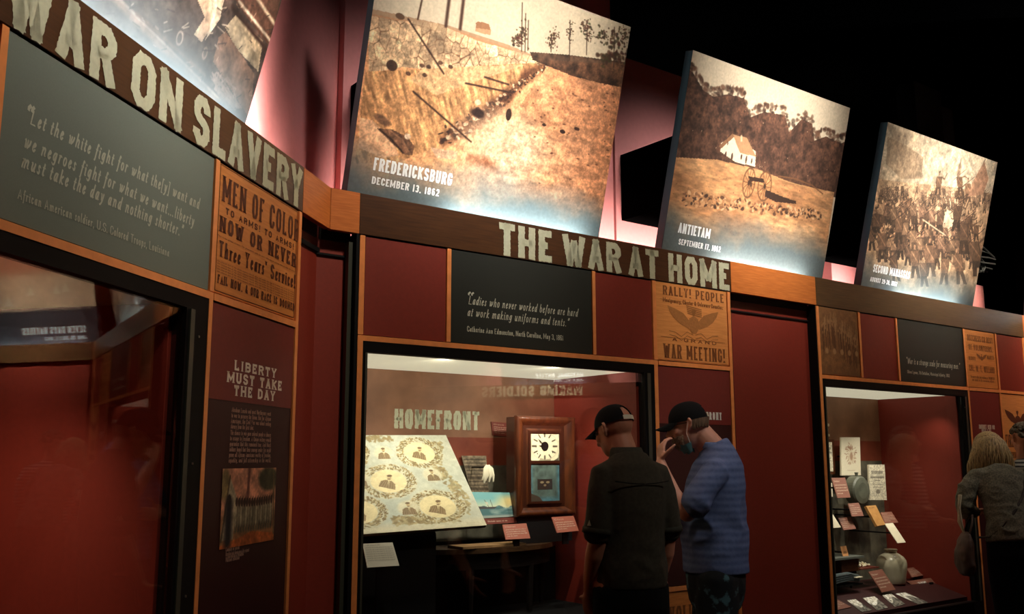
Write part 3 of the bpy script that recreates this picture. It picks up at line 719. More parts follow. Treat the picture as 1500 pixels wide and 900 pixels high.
def sepia_ground(cv, f, seed):
    cv.shade(.3, f, seed, o=5, sx=.6, sy=1.6); cv.shade(.22, f * 4, seed + 3, o=3)

def paint_road(cv):
    cv.put(1.0, (222, 170, 122))
    cv.poly([(500, -260), (980, -260), (930, 95), (790, 88), (740, 68), (660, 42), (520, 16)], (196, 190, 166))
    cv.shade(.06, 5, 2)
    # far slope and wall top
    cv.poly([(540, 12), (660, 38), (745, 66), (800, 88), (720, 78), (540, 24)], (150, 118, 86), .7)
    wall = cv.poly([(540, 22), (580, 30), (640, 34), (700, 60), (750, 74), (805, 90), (770, 104), (700, 98), (640, 104), (590, 98), (540, 108)], (206, 180, 142))
    cv.shade(.3, 18, 4, wall)
    r = random.Random(2)
    f1, f2, cid = cv.vor(19, 4, 1.15, .8); edge = np.clip(1.2 - (f2 - f1) / .09, 0, 1) * wall * np.clip(cv.n(14, 61) * 2.4 - .5, .15, 1)
    cv.c = np.clip(cv.c * (1.06 + .2 * (cid - .5) * 2 * wall)[..., None], 0, 255); cv.put(edge * .8, (98, 68, 46))
    f1, f2, cid = cv.vor(34, 8); cv.put(np.clip(1.1 - (f2 - f1) / .09, 0, 1) * wall * .35, (110, 78, 54))
    # embankment on the left, straw coloured and streaky
    bank = cv.poly([(535, 105), (640, 100), (780, 92), (800, 100), (745, 140), (690, 185), (640, 215), (590, 235), (520, 240)], (204, 158, 108))
    k = 1 + .5 * (fbm((cv.S + cv.T * .5) * 60, (cv.T - cv.S) * 9, 9, 4) - .5) * 2 * bank; cv.c = np.clip(cv.c * k[..., None], 0, 255)
    cv.poly([(620, 100), (770, 95), (700, 118), (640, 140), (600, 118)], (226, 196, 152), .55)
    # trench shadow with debris
    cv.path([(800, 95), (770, 112), (745, 140), (715, 165), (690, 185), (650, 205)], .035, (86, 54, 36), .75)
    cv.path([(735, 150), (700, 172), (665, 195)], .05, (74, 46, 32), .6)
    for i in range(190):
        t = r.random(); x = 800 - 150 * t + r.uniform(-8, 14) * (t + .3); y = 98 + 105 * t + r.uniform(-10, 10) * (t + .3)
        cv.ell((x, y), .006 + .014 * t * r.random(), .004 + .008 * t * r.random(), r.choice([(52, 34, 26), (70, 46, 32), (172, 128, 92), (230, 206, 170), (48, 36, 30)]), .85, .3, r.uniform(-1, 1))
    # bright bare road on the right
    road = cv.poly([(805, 92), (860, 96), (925, 118), (905, 230), (884, 340), (690, 330), (700, 290), (740, 200), (765, 150)], (226, 166, 118))
    cv.ell((745, 215), .26, .16, (252, 222, 186), .8, .9); cv.ell((720, 262), .22, .10, (250, 206, 170), .7, .9); cv.put(road * np.clip(cv.n(7, 6) * 2.0 - .9, 0, 1) * .4, (246, 206, 168)); cv.put(road * np.clip((cv.S - .95) / .7, 0, 1) * .55, (168, 112, 82)); cv.put(road * np.clip(cv.n(9, 16) * 2.2 - 1.3, 0, 1) * .4, (170, 112, 80))
    cv.shade(.32, 26, 21, road, 4, .5, 1.6)
    for i in range(40):
        cv.ell((780 + r.random() * 120, 120 + r.random() * 150), .006 + .006 * r.random(), .004, (96, 62, 44), .8, .4)
    cv.ell((824, 193), .02, .011, (46, 30, 24)); cv.ell((845, 189), .02, .010, (70, 44, 34)); cv.ell((797, 183), .014, .008, (60, 40, 30))
    # hedge and trees at the far right
    hg = cv.poly([(776, 76), (830, 80), (925, 92), (920, 130), (880, 122), (840, 112), (800, 96), (780, 88)], (70, 50, 36), .9); cv.shade(.7, 30, 77, hg)
    for x, y, rx, ry in ((765, 48, .03, .05), (757, 60, .03, .035), (808, 60, .026, .035), (812, 52, .02, .03), (836, 46, .022, .045), (858, 40, .03, .035), (862, 54, .022, .03), (883, 52, .032, .045), (900, 62, .045, .06), (915, 50, .03, .06), (894, 84, .06, .03), (920, 84, .04, .05)):
        for j in range(46): cv.ell((x + r.gauss(0, .62) * rx * 240, y + r.gauss(0, .6) * ry * 260), rx * r.uniform(.12, .3), rx * r.uniform(.10, .24), (62 + r.randint(-14, 26), 46 + r.randint(-8, 14), 32), .75, .6)
    for x, a, b in ((765, 4, 75), (770, 20, 76), (774, 30, 74), (808, 50, 76), (835, 30, 88), (860, 40, 80), (900, 40, 98)): cv.line((x, a), (x - 1, b), .004, (62, 42, 30), .9)
    for x, a, b, w in ((655, -10, 38, .011), (676, -10, 42, .011), (614, 0, 28, .006)): cv.line((x + 4, a), (x - 2, b), w, (70, 46, 32))
    cv.poly([(697, 36), (716, 36), (719, 44), (718, 52), (696, 46)], (188, 150, 112)); cv.poly([(697, 34), (700, 31), (716, 35), (719, 44), (697, 41)], (150, 112, 80))
    # rifles, canteen, blankets
    for a, b in (((598, 28), (650, 108)), ((605, 134), (690, 208)), ((682, 122), (750, 136)), ((710, 113), (745, 124))): cv.line(a, b, .006, (58, 38, 28))
    cv.ell((574, 96), .03, .026, (70, 50, 38)); cv.ell((586, 24), .025, .015, (96, 72, 52))
    for x, y in ((618, 96), (628, 98), (645, 92), (660, 98), (622, 110), (598, 108)): cv.ell((x, y), .014, .010, (66, 44, 32), .85, .3)
    cv.poly([(527, 172), (545, 176), (575, 205), (584, 228), (560, 232), (525, 216)], (230, 190, 150)); bl = cv.poly([(552, 188), (575, 190), (596, 200), (607, 214), (604, 228), (592, 226), (574, 210)], (96, 70, 54), .85); cv.shade(.6, 40, 88, bl); cv.path([(556, 190), (575, 206), (590, 224)], .006, (52, 36, 28)); cv.path([(570, 190), (590, 206), (600, 226)], .005, (140, 108, 82))
    cv.ell((597, 200), .017, .014, (236, 214, 184)); cv.ell((560, 176), .05, .02, (92, 70, 54), .8, .4, -.3)
    cv.poly([(630, 216), (670, 222), (668, 234), (640, 232)], (226, 190, 156)); cv.ell((700, 150), .018, .014, (232, 214, 184)); cv.ell((745, 168), .018, .032, (58, 40, 30)); cv.ell((700, 166), .04, .024, (44, 30, 26), .9, .4)
    cv.path([(690, 232), (712, 238), (724, 244)], .03, (150, 96, 66), .6); gr = cv.poly_mask([(500, 26), (600, 34), (705, 62), (800, 92), (925, 96), (900, 400), (480, 400)]); cv.shade(.26, 60, 30, gr, 3); cv.shade(.18, 150, 31, gr, 2)
    cv.c = cv.c * np.array([.97, .90, .85]); caption_zone(cv, .14, .34, (92, 104, 104)); cv.shade(.08, 90, 44)
photo_panel(M, .135, 'leaning sepia photograph captioned FREDERICKSBURG, stone wall beside a sunken road', paint_road,
    ('FREDERICKSBURG', .118, .565, .155, .062), ('DECEMBER 13, 1862', .120, .50, .09, .036), nx=460, mx=.25)

def paint_field(cv):
    cv.put(1.0, (212, 208, 186)); cv.shade(.05, 4, 3)
    r = random.Random(4)
    top = [(1015, 92), (1030, 118), (1045, 128), (1066, 124), (1090, 130), (1098, 158), (1120, 150), (1150, 155), (1156, 180), (1175, 160), (1190, 168), (1193, 192), (1210, 186), (1232, 196), (1245, 190)]
    mass = cv.poly([(1005, 100)] + [(a_, b_ + 14) for a_, b_ in top] + [(1250, 200), (1225, 290), (1120, 268), (1060, 245), (1000, 240), (985, 232)], (84, 62, 50))
    for i in range(620):
        t = r.random(); x = 1012 + 232 * t; y0 = np.interp(x, [p[0] for p in top], [p[1] for p in top]); y = y0 + (r.random() ** 2.2) * 80 + 2
        g = r.uniform(.55, 1.55); cv.ell((x, y), r.uniform(.006, .022), r.uniform(.006, .018), (74 * g, 54 * g, 42 * g), .6, .6)
    cv.shade(.5, 22, 12, mass, 5); cv.shade(.3, 80, 13, mass, 3)
    for i in range(26): cv.ell((1010 + 220 * r.random(), 140 + 120 * r.random()), .003, .003, (214, 196, 170), .8)
    ground = cv.poly([(980, 230), (1050, 234), (1110, 248), (1160, 268), (1222, 282), (1205, 410), (960, 380), (968, 300)], (184, 140, 98))
    cv.put(ground * np.clip(cv.n(5, 6, 4, .5, 2) * 2.6 - 1.1, 0, 1) * .8, (226, 186, 138)); cv.put(ground * np.clip(cv.n(6, 16) * 2.4 - 1.3, 0, 1) * .6, (120, 82, 56))
    cv.shade(.3, 40, 22, ground, 4, .5, 1.6)
    cv.poly([(1055, 222), (1056, 210), (1074, 198), (1107, 222), (1106, 244), (1078, 238)], (238, 228, 204)); cv.poly([(1073, 197), (1094, 202), (1108, 230), (1084, 224)], (176, 144, 108))
    cv.poly([(1053, 214), (1073, 196), (1076, 200), (1056, 218)], (140, 108, 80))
    for x, y, w, h in ((1063, 226, .012, .018), (1072, 230, .014, .026), (1086, 230, .012, .018), (1093, 234, .012, .026), (1101, 236, .01, .018), (1066, 210, .008, .012)): cv.ell((x, y), w * .7, h, (74, 52, 40), .9, .2)
    cv.line((1086, 200), (1086, 206), .01, (210, 196, 170))
    cv.path([(1140, 258), (1165, 262), (1190, 272), (1205, 284)], .006, (120, 88, 60)); cv.path([(1140, 262), (1190, 277), (1203, 289)], .003, (200, 164, 120))
    for cx_, cy_ in ((1097, 268), (1120, 273)):
        cv.ell((cx_, cy_), .064 if cx_ > 1100 else .056, .094, (104, 76, 52), 1, ring=.10)
        c0 = cv.mp(cx_, cy_)
        for j in range(12):
            a = j * math.pi / 6; cv.mp, keep = (lambda x, y: (x, y)), cv.mp
            cv.line(c0, (c0[0] + .058 * math.cos(a), c0[1] + .09 * math.sin(a)), .0035, (110, 80, 54)); cv.mp = keep
        cv.ell((cx_, cy_), .012, .016, (60, 42, 30))
    cv.poly([(1096, 258), (1118, 262), (1120, 268), (1098, 265)], (56, 40, 32)); cv.poly([(1122, 278), (1146, 288), (1166, 295), (1166, 299), (1136, 296), (1120, 288)], (58, 42, 34)); cv.line((1100, 262), (1100, 272), .01, (56, 40, 32))
    for i in range(230):
        t = r.random(); x = 1000 + 205 * t; y = 290 + 26 * t + r.uniform(-9, 9) * (1.2 - .5 * t)
        cv.ell((x, y), r.uniform(.006, .02), r.uniform(.004, .012), r.choice([(70, 48, 36), (58, 40, 32), (206, 168, 126), (226, 194, 154), (128, 92, 66)]), .8, .3, r.uniform(-.8, .8))
    for i in range(90): cv.ell((975 + 225 * r.random(), 245 + 100 * r.random()), .004, .003, (88, 60, 42), .7)
    cv.c = cv.c * np.array([1.0, .92, .86]); caption_zone(cv, .20, .40, (88, 96, 94)); cv.shade(.08, 90, 44)
photo_panel(M, 2.23, 'leaning sepia photograph captioned ANTIETAM, white church and cannon wheels', paint_field,
    ('ANTIETAM', .11, .395, .150, .062), ('SEPTEMBER 17, 1862', .13, .51, .080, .036), nx=400)

def paint_battle(cv):
    cv.put(1.0, (206, 194, 168)); cv.put(np.clip(cv.n(3, 5) * 2.4 - .9, 0, 1) * .8, (160, 140, 114)); cv.put(np.clip(cv.n(5, 8) * 2.6 - 1.5, 0, 1) * .8, (120, 100, 80))
    r = random.Random(9)
    cv.poly([(1300, 200), (1330, 215), (1352, 230), (1350, 262), (1320, 262), (1298, 240)], (134, 112, 88), .55); cv.shade(.25, 8, 7)
    cv.put(np.clip((cv.S - .75) / .5, 0, 1) * np.clip((cv.T - .5) / .4, 0, 1) * .7, (226, 214, 186))
    g = cv.poly([(1285, 262), (1330, 268), (1380, 272), (1460, 285), (1415, 460), (1250, 430)], (186, 158, 126)); cv.shade(.4, 14, 3, g)
    cv.ell((1392, 310), .16, .14, (232, 214, 182), .8, .8); cv.ell((1345, 350), .16, .12, (226, 168, 136), .6, .8)
    def man(x, y, s, c):
        """small engraved soldier: boots to cap about 30 px at s = 1"""
        kk = r.uniform(.8, 1.2); c = tuple(v * kk for v in c); lt = tuple(min(235, v * 1.55) for v in c); dk = tuple(v * .6 for v in c); ln = r.uniform(-.25, .25)
        X = lambda a, b: (x + (a + ln * b * -.6) * s, y + b * s)
        cv.poly([X(-3, 14), X(-4.5, 28), X(-1.5, 28), X(0, 18), X(2, 28), X(5, 28), X(3, 14)], dk, .9)
        cv.poly([X(-4, 1), X(4, 1), X(4.5, 9), X(3.5, 16), X(-3.5, 16), X(-4.5, 8)], c, .95); cv.line(X(-3, 2), X(3, 13), .0035 * s, lt, .8); cv.line(X(3.6, 2), X(3.4, 14), .003 * s, dk, .8)
        sd = r.choice((-1, 1)); cv.path([X(4 * sd, 2), X(8 * sd, r.uniform(-2, 7)), X(11 * sd, r.uniform(-8, 3))], .006 * s, c, .95)
        cv.ell(X(0, -3.2), .0085 * s, .0115 * s, lt, 1, .3); cv.ell(X(0, -5.8), .0105 * s, .005 * s, dk, 1, .3); cv.ell(X(.6, -6.6), .007 * s, .006 * s, c, 1, .3)
        if r.random() < .5: cv.line(X(-9, 6), X(10, -9), .0024 * s, (64, 48, 38))
    for i in range(110):
        x = r.uniform(1288, 1452); y = r.uniform(268, 296) + (x - 1290) * .08; man(x, y, r.uniform(.35, .6), r.choice([(138, 114, 92), (120, 98, 78), (104, 84, 66)]))
    for x, y in ((1376, 258), (1405, 258), (1418, 268), (1330, 292), (1300, 300)): man(x, y, 1.0, (112, 88, 68))
    for i in range(95):
        x = r.uniform(1272, 1440); y = r.uniform(294, 362) + (x - 1290) * .10; man(x, y, r.uniform(.8, 1.25), r.choice([(116, 92, 74), (96, 76, 60), (84, 66, 52), (150, 122, 96)]))
    for x, y, s in ((1292, 340, 1.6), (1318, 318, 1.4), (1412, 325, 1.7), (1385, 378, 1.4), (1308, 376, 1.3), (1362, 358, 1.7), (1426, 352, 1.9), (1404, 300, 1.4), (1340, 366, 1.5), (1352, 384, 1.3), (1402, 372, 1.6)): man(x, y, s, r.choice([(104, 82, 64), (92, 72, 56)]))
    cv.line((1352, 322), (1385, 345), .006, (220, 204, 176)); cv.ell((1368, 349), .022, .02, (58, 44, 38), .9, .3)
    cv.line((1443, 234), (1402, 325), .006, (86, 66, 50)); cv.poly([(1442, 236), (1448, 262), (1440, 285), (1418, 288), (1424, 268), (1434, 250)], (168, 132, 106)); cv.line((1408, 232), (1402, 262), .006, (110, 90, 70)); cv.ell((1405, 250), .03, .06, (140, 116, 92), .7, .5)
    cv.shade(.3, 30, 31); cv.shade(.2, 90, 33); cv.c = cv.c * np.array([.98, .93, .88])
    caption_zone(cv, .10, .34, (78, 88, 88))
photo_panel(M, 4.28, 'leaning sepia battle scene captioned SECOND MANASSAS, farthest of the photographs', paint_battle,
    ('SECOND MANASSAS', .115, .60, .150, .058), ('AUGUST 29-30, 1862', .10, .45, .078, .034), nx=360)

def paint_wreck(cv):
    cv.put(1.0, (88, 70, 60)); cv.put(np.clip(cv.n(4, 5) * 2.6 - 1, 0, 1) * .8, (58, 46, 42)); cv.put(np.clip(cv.n(6, 9) * 3 - 1.9, 0, 1) * .9, (170, 122, 100))
    r = random.Random(3)
    cv.poly([(330, 40), (345, 22), (385, 60), (378, 105), (345, 70)], (196, 168, 132)); cv.poly([(320, 55), (330, 45), (372, 108), (366, 175), (312, 90)], (140, 98, 76))
    cv.poly([(340, -10), (412, -10), (396, 70), (350, 10)], (96, 64, 50)); cv.line((350, 2), (398, 62), .008, (216, 190, 160)); cv.line((340, 10), (392, 75), .012, (62, 42, 34)); cv.line((375, -5), (402, 35), .01, (206, 176, 144))
    cv.poly([(285, -10), (320, -10), (316, 30), (295, 62), (284, 50), (300, 25)], (216, 172, 136)); cv.poly([(305, -10), (330, -10), (322, 28), (300, 60), (312, 24)], (240, 206, 170))
    cv.line((160, -10), (322, 155), .014, (178, 128, 100)); cv.line((164, -12), (326, 150), .006, (226, 182, 150)); cv.line((200, 20), (300, 110), .008, (120, 84, 66))
    cv.ell((263, 56), .016, .022, (206, 166, 138), 1, ring=.25); cv.ell((300, 78), .012, .02, (186, 140, 112), .8, ring=.3)
    for i in range(110):
        x = r.uniform(150, 400); y = r.uniform(0, 175); a = r.uniform(-1.2, 1.2); l = r.uniform(3, 14)
        cv.line((x, y), (x + l * math.cos(a), y + l * math.sin(a)), .003, r.choice([(222, 190, 160), (190, 146, 118), (60, 44, 38), (44, 34, 32)]), .8)
    for i in range(22): cv.path([(320 + r.uniform(-14, 14), 112 + r.uniform(-6, 6)), (330 + r.uniform(-16, 16), 130), (345 + r.uniform(-12, 10), 158)], .004, (196, 150, 124), .7)
    cv.shade(.5, 16, 21); cv.shade(.35, 60, 22, None, 3)
    caption_zone(cv, .10, .42, (104, 112, 114))
photo_panel(L, -2.235, 'leaning photograph of wreckage above WAR ON SLAVERY, cut by the top edge', paint_wreck,
    ('MALVERN HILL', .11, .5, .150, .062), ('JULY 1, 1862', .12, .4, .08, .036), nx=420)

# ================================================================== the gallery behind the viewer, seen only as reflections in the glass
def paint_camp(cv):
    W, H = cv.W, cv.H; cv.mp = lambda x, y: (x, y)
    cv.put(1.0, (190, 160, 130)); cv.put(np.clip((cv.T - .78) / .1, 0, 1), (96, 60, 44)); cv.shade(.35, 5, 3); cv.shade(.3, 20, 5)
    for x, y in ((.3, .62), (.42, .6), (.75, .6), (1.25, .66), (1.05, .5)): cv.poly([(x, y), (x + .05, y + .1), (x + .1, y)], (244, 232, 206))
    cv.ell((1.45, .55), .1, .14, (70, 54, 46), .9, .4)
    cv.put(np.clip((.47 - cv.T) / .05, 0, 1), (22, 22, 26))
N0 = 6.615                                            # second corner of the gallery
A3 = A2 + math.radians(42.5); D3 = Vector((math.sin(A3), math.cos(A3), 0))
N = frame(CORNER + D2 * N0, D3)
K = frame(Vector((10.4, 8.5, 0)), Vector((0, -1, 0)))
photo_panel(N, .02, 'leaning photograph captioned SEVEN DAYS BATTLES, seen reflected in the nearest case', paint_camp,
    ('SEVEN DAYS BATTLES', .15, .96, .12, .075), ('JUNE 25-JULY 1, 1862', .15, .68, .05, .04), nx=200)
struct('wall_beyond', boxes((.05, 3.0, .035, .06, 0, 2.6)), RED, N)
struct('wall_upper_beyond', boxes((1.4, 3.0, .6, .64, 2.4, 4.9)), PINK, N)
header(N, .02, 3.0, BROWN_R, 'grey-brown header board beyond the second corner, outside the view')
struct('wall_side', boxes((3.4, 8.6, .035, .06, 0, 2.6)), RED, K)
struct('wall_upper_side', boxes((3.4, 8.6, .6, .64, 2.4, 4.9)), PINK, K)
header(K, 3.4, 8.6, BROWN, 'dark brown header lettered MAKING SOLDIERS, seen only reflected in the homefront case', (('MAKING', 5.6, 6.3), ('SOLDIERS', 6.4, 7.3)))
photo_panel(K, 5.4, 'leaning photograph captioned NATIONAL BATTLE, seen only as a reflection', paint_camp, ('NATIONAL BATTLE', .2, 1.0, .12, .07), ('JULY 21, 1861', .2, .7, .05, .04), nx=100)
for F_, x in ((N, .85), (K, 6.2)):
    area(F_, (x, -1.8, 4.9), (x, .0, 3.3), 90, 1.3, .6, (1, .88, .72), spread=38)
    area(F_, (x, .085, 2.6), (x, .045, 3.0), 30, 1.2, .03, COOL, spread=150)
    spot(F_, (x, -1.7, 4.3), (x, 0, 2.3), 150, WARM, 50, .9)
# ================================================================== display cases
MURAL = mat('sepia_mural_print', (150, 106, 78), .6, scale=5, rgb2=(122, 84, 60))
TERRA = mat('terracotta_mural_print', (134, 62, 36), .6, scale=5, rgb2=(112, 48, 28))
GREYM = mat('grey_green_mural_print', (112, 108, 90), .6, scale=9, rgb2=(62, 60, 50))
CEILM = mat('glowing_ceiling_panel', (214, 208, 188), .7, emis=((255, 246, 214), .5))  # white ceiling panel given emission so it glows and brightens the case
CEIL_DK = mat('unlit_ceiling_panel', (150, 140, 126), .7)
TILE = mat('maroon_caption_tile', (112, 50, 38), .5)
TILE_INK = mat('caption_ink', (206, 178, 156), .6)
def case(F, label, x0, x1, z0, gx0, gx1, y1, zc, ceil, back, side=RED, floor=RED_DK, zb=.3, ox0=None):
    h = thing('display_case', label, 'display case', F, (0, 0, 0))
    for b in ((x0, x1, .002, .05, ZL - .05, ZL), (gx1, x1, .002, .05, zb, ZL - .05), (x0, gx0, .004, .05, zb, ZL - .05), (gx0, gx1, .002, .05, zb, z0)):
        link('frame_rail', boxes(b), BLACK_METAL, parent=h)
    link('lock_rail', boxes((gx1 + .018, gx1 + .044, -.004, .0018, z0, ZL - .052)), OLIVE, parent=h)
    link('lock_rail', boxes((gx0 - .012, gx0 - .001, -.002, .0038, z0, ZL - .052)), OLIVE, parent=h)
    link('glass_pane', boxes((gx0, gx1, .018, .026, z0, ZL - .05)), GLASS, parent=h)
    for i, (zz, mm) in enumerate(back):
        zt = back[i - 1][0] if i else zc
        link('back_panel', boxes((gx0 - .02, gx1, y1, y1 + .02, zz, zt)), mm, parent=h)
    link('side_panel', boxes((gx1 - .02, gx1, .051, y1, z0, zc)), side, parent=h)
    link('side_panel', boxes((gx0 - .04, gx0 - .02, .051, y1, z0, zc)), side, parent=h)
    link('ceiling_panel', boxes((gx0 - .04, gx1, .051, y1 + .02, zc, zc + .02)), ceil, parent=h)
    link('floor_panel', boxes((gx0 - .04, gx1, .051, y1 + .02, z0 - .02, z0)), floor, parent=h)
    for zz in (.35, .75, 1.15, 1.55, 1.88) if gx1 < 3 else ():
        pass
    for xx, zz in [(x1 - .055, 1.85), (x1 - .055, 1.44), (x1 - .055, 1.03)]:
        bm = bmesh.new(); lathe(bm, [(.004, 0), (.004, .003)], n=10); bmesh.ops.rotate(bm, verts=bm.verts, matrix=Matrix.Rotation(math.pi / 2, 3, 'X')); bmesh.ops.translate(bm, verts=bm.verts, vec=(xx, .002, zz))
        link('screw', bm, mat('steel', (190, 190, 184), .3, metal=1), parent=h)
    return h
caseL = case(L, 'large black-framed glass case under the quote in WAR ON SLAVERY, nearest the viewer', -3.2, -1.043, .5, -3.16, -1.18, .66, 1.945, CEIL_DK, [(.3, mat('warm_red_back_panel', (152, 58, 24), .6, .06, 8))])
caseM = case(M, 'lit glass case titled HOMEFRONT with quilt and clock', .181, 2.030, .62, .205, 1.951, .78, 1.945, CEILM, [(1.58, MURAL), (1.42, TERRA), (1.0, GREYM), (.3, BLACK)], floor=BLACK)
case3 = case(M, 'lit glass case at the far right holding the stoneware jug', 3.60, 5.465, .40, 3.63, 5.392, .72, 1.945, CEILM, [(1.60, MURAL), (1.44, TERRA), (.3, GREYM)])
def case_fill_spot(F, x, y, z, pw, tgt, ang=95): spot(F, (x, y, z), tgt, pw, (1, .92, .78), ang, .9, .015)  # unseen spots behind the top rail, added to brighten the case contents
for x, tx, pw in ((.45, .55, 12), (.85, .75, 12), (1.35, 1.45, 18), (1.75, 1.65, 15)): case_fill_spot(M, x, .085, 1.93, pw, (tx, .5, 1.2))
for x in (.7, 1.4): spot(M, (x, .085, 1.93), (x + .15, .78, 1.62), 9, (1, .92, .78), 110, .9, .015)  # two more unseen spots, added to lift the upper back panel
for x, pw in ((3.9, 18), (4.4, 22), (4.9, 18), (5.2, 7)): case_fill_spot(M, x, .085, 1.93, pw, (x, .45, 1.0))
for x, pw in ((-2.4, 30), (-1.6, 30)): case_fill_spot(L, x, .085, 1.93, pw, (x, .6, 1.0))

def q2l(c, s, t):
    """bilinear point on a quad TL TR BR BL"""
    a = c[0].lerp(c[1], s); b = c[3].lerp(c[2], s); return b.lerp(a, t)
def card(name, label, cat, F, pts, yT, yB, m, th=.006, rows=(), ink=TILE_INK, group=None, grid=None, sup=None, ztop=None):
    """a thin slab whose face corners TL TR BR BL were measured on the planes y=yT (top) and y=yB (bottom)"""
    c = []
    for (x, y), yy in zip(pts, (yT, yT, yB, yB)):
        X, Z = px(F, x, y, yy); c.append(Vector((X, yy, Z)))
    base = (c[2] + c[3]) / 2; h = thing(name, label, cat, F, base, group)
    c = [v - base for v in c]; n = (c[1] - c[0]).cross(c[3] - c[0]).normalized()
    if n.y > 0: n = -n
    bm = bmesh.new(); hexa(bm, c + [v - n * th for v in c]); link('board', bm, m, parent=h)
    if rows:
        w = (c[1] - c[0]).length; hh = (c[0] - c[3]).length; bm = bmesh.new()
        for s, a, b, t, cap in rows:
            text(bm, s, a * w, b * w, t * hh, cap * hh, y=0, stem=.2, bar=.13, gap=.12, k=2)
        for v in bm.verts: v.co = q2l(c, v.co.x / w, v.co.z / hh) + n * .0012
        link('lettering', bm, ink, parent=h)['kind'] = 'stuff'
    if grid:
        w = (c[1] - c[0]).length; hh = (c[0] - c[3]).length
        cv = Canvas(w, hh, grid[0]); grid[1](cv); o = cv.mesh('print', parent=h, y=0)
        me = o.data; co = np.empty(len(me.vertices) * 3, np.float32); me.vertices.foreach_get('co', co); co = co.reshape(-1, 3)
        C_ = np.array([list(v) for v in c]); s = (co[:, 0] / w)[:, None]; t = (co[:, 2] / hh)[:, None]
        P_ = (C_[3] * (1 - s) + C_[2] * s) * (1 - t) + (C_[0] * (1 - s) + C_[1] * s) * t + np.array(list(n)) * .001
        me.vertices.foreach_set('co', P_.astype(np.float32).ravel()); me.update()
    if sup == 'wall':       # stand-off pin to the wall behind
        y1 = (.78 if c is not None and F is M and base.x < 3 else .72) - base.y - .001; mid = q2l(c, .5, .5) - n * th
        bm = bmesh.new(); tube(bm, [mid, (mid.x, y1, mid.z)], [.006, .006], 8, cap=False); link('stand_off', bm, BLACK_METAL, parent=h)
    if sup == 'floor':
        bm = bmesh.new(); mid = q2l(c, .5, .35) - n * (th * .5); zb = (ztop if ztop is not None else .62) - base.z
        box(bm, mid.x - .02, mid.x + .02, mid.y, mid.y + .012, zb, mid.z); link('stand', bm, BLACK_METAL, parent=h)
    return h
R3 = lambda t='Caption': [(t, .08, .5, .78, .09), ('printed museum caption describing it', .08, .9, .6, .075), ('given by the family to the collection', .08, .88, .46, .075), ('wood and painted metal about 1860', .08, .92, .32, .075), ('from the county', .08, .5, .18, .075)]
# title on the back panel
bm = bmesh.new(); x0_, z0_ = px(M, 577.5, 628.5, .779); x1_, z1_ = px(M, 702, 631, .779)
text(bm, 'HOMEFRONT', x0_, x1_, z0_ + .002, .108, y=.7785, stem=.25, bar=.2, gap=.13, jit=.002); link('lettering', bm, CREAM, parent=caseM)
word_parts('JOHNNY REB LIFE', 3.66, px(M, 1215, 630, .719)[0], 1.63, .1, case3, mat('bright_cream_ink', (232, 222, 186), .6), .7185, stem=.25, bar=.2, gap=.13, jit=.002)

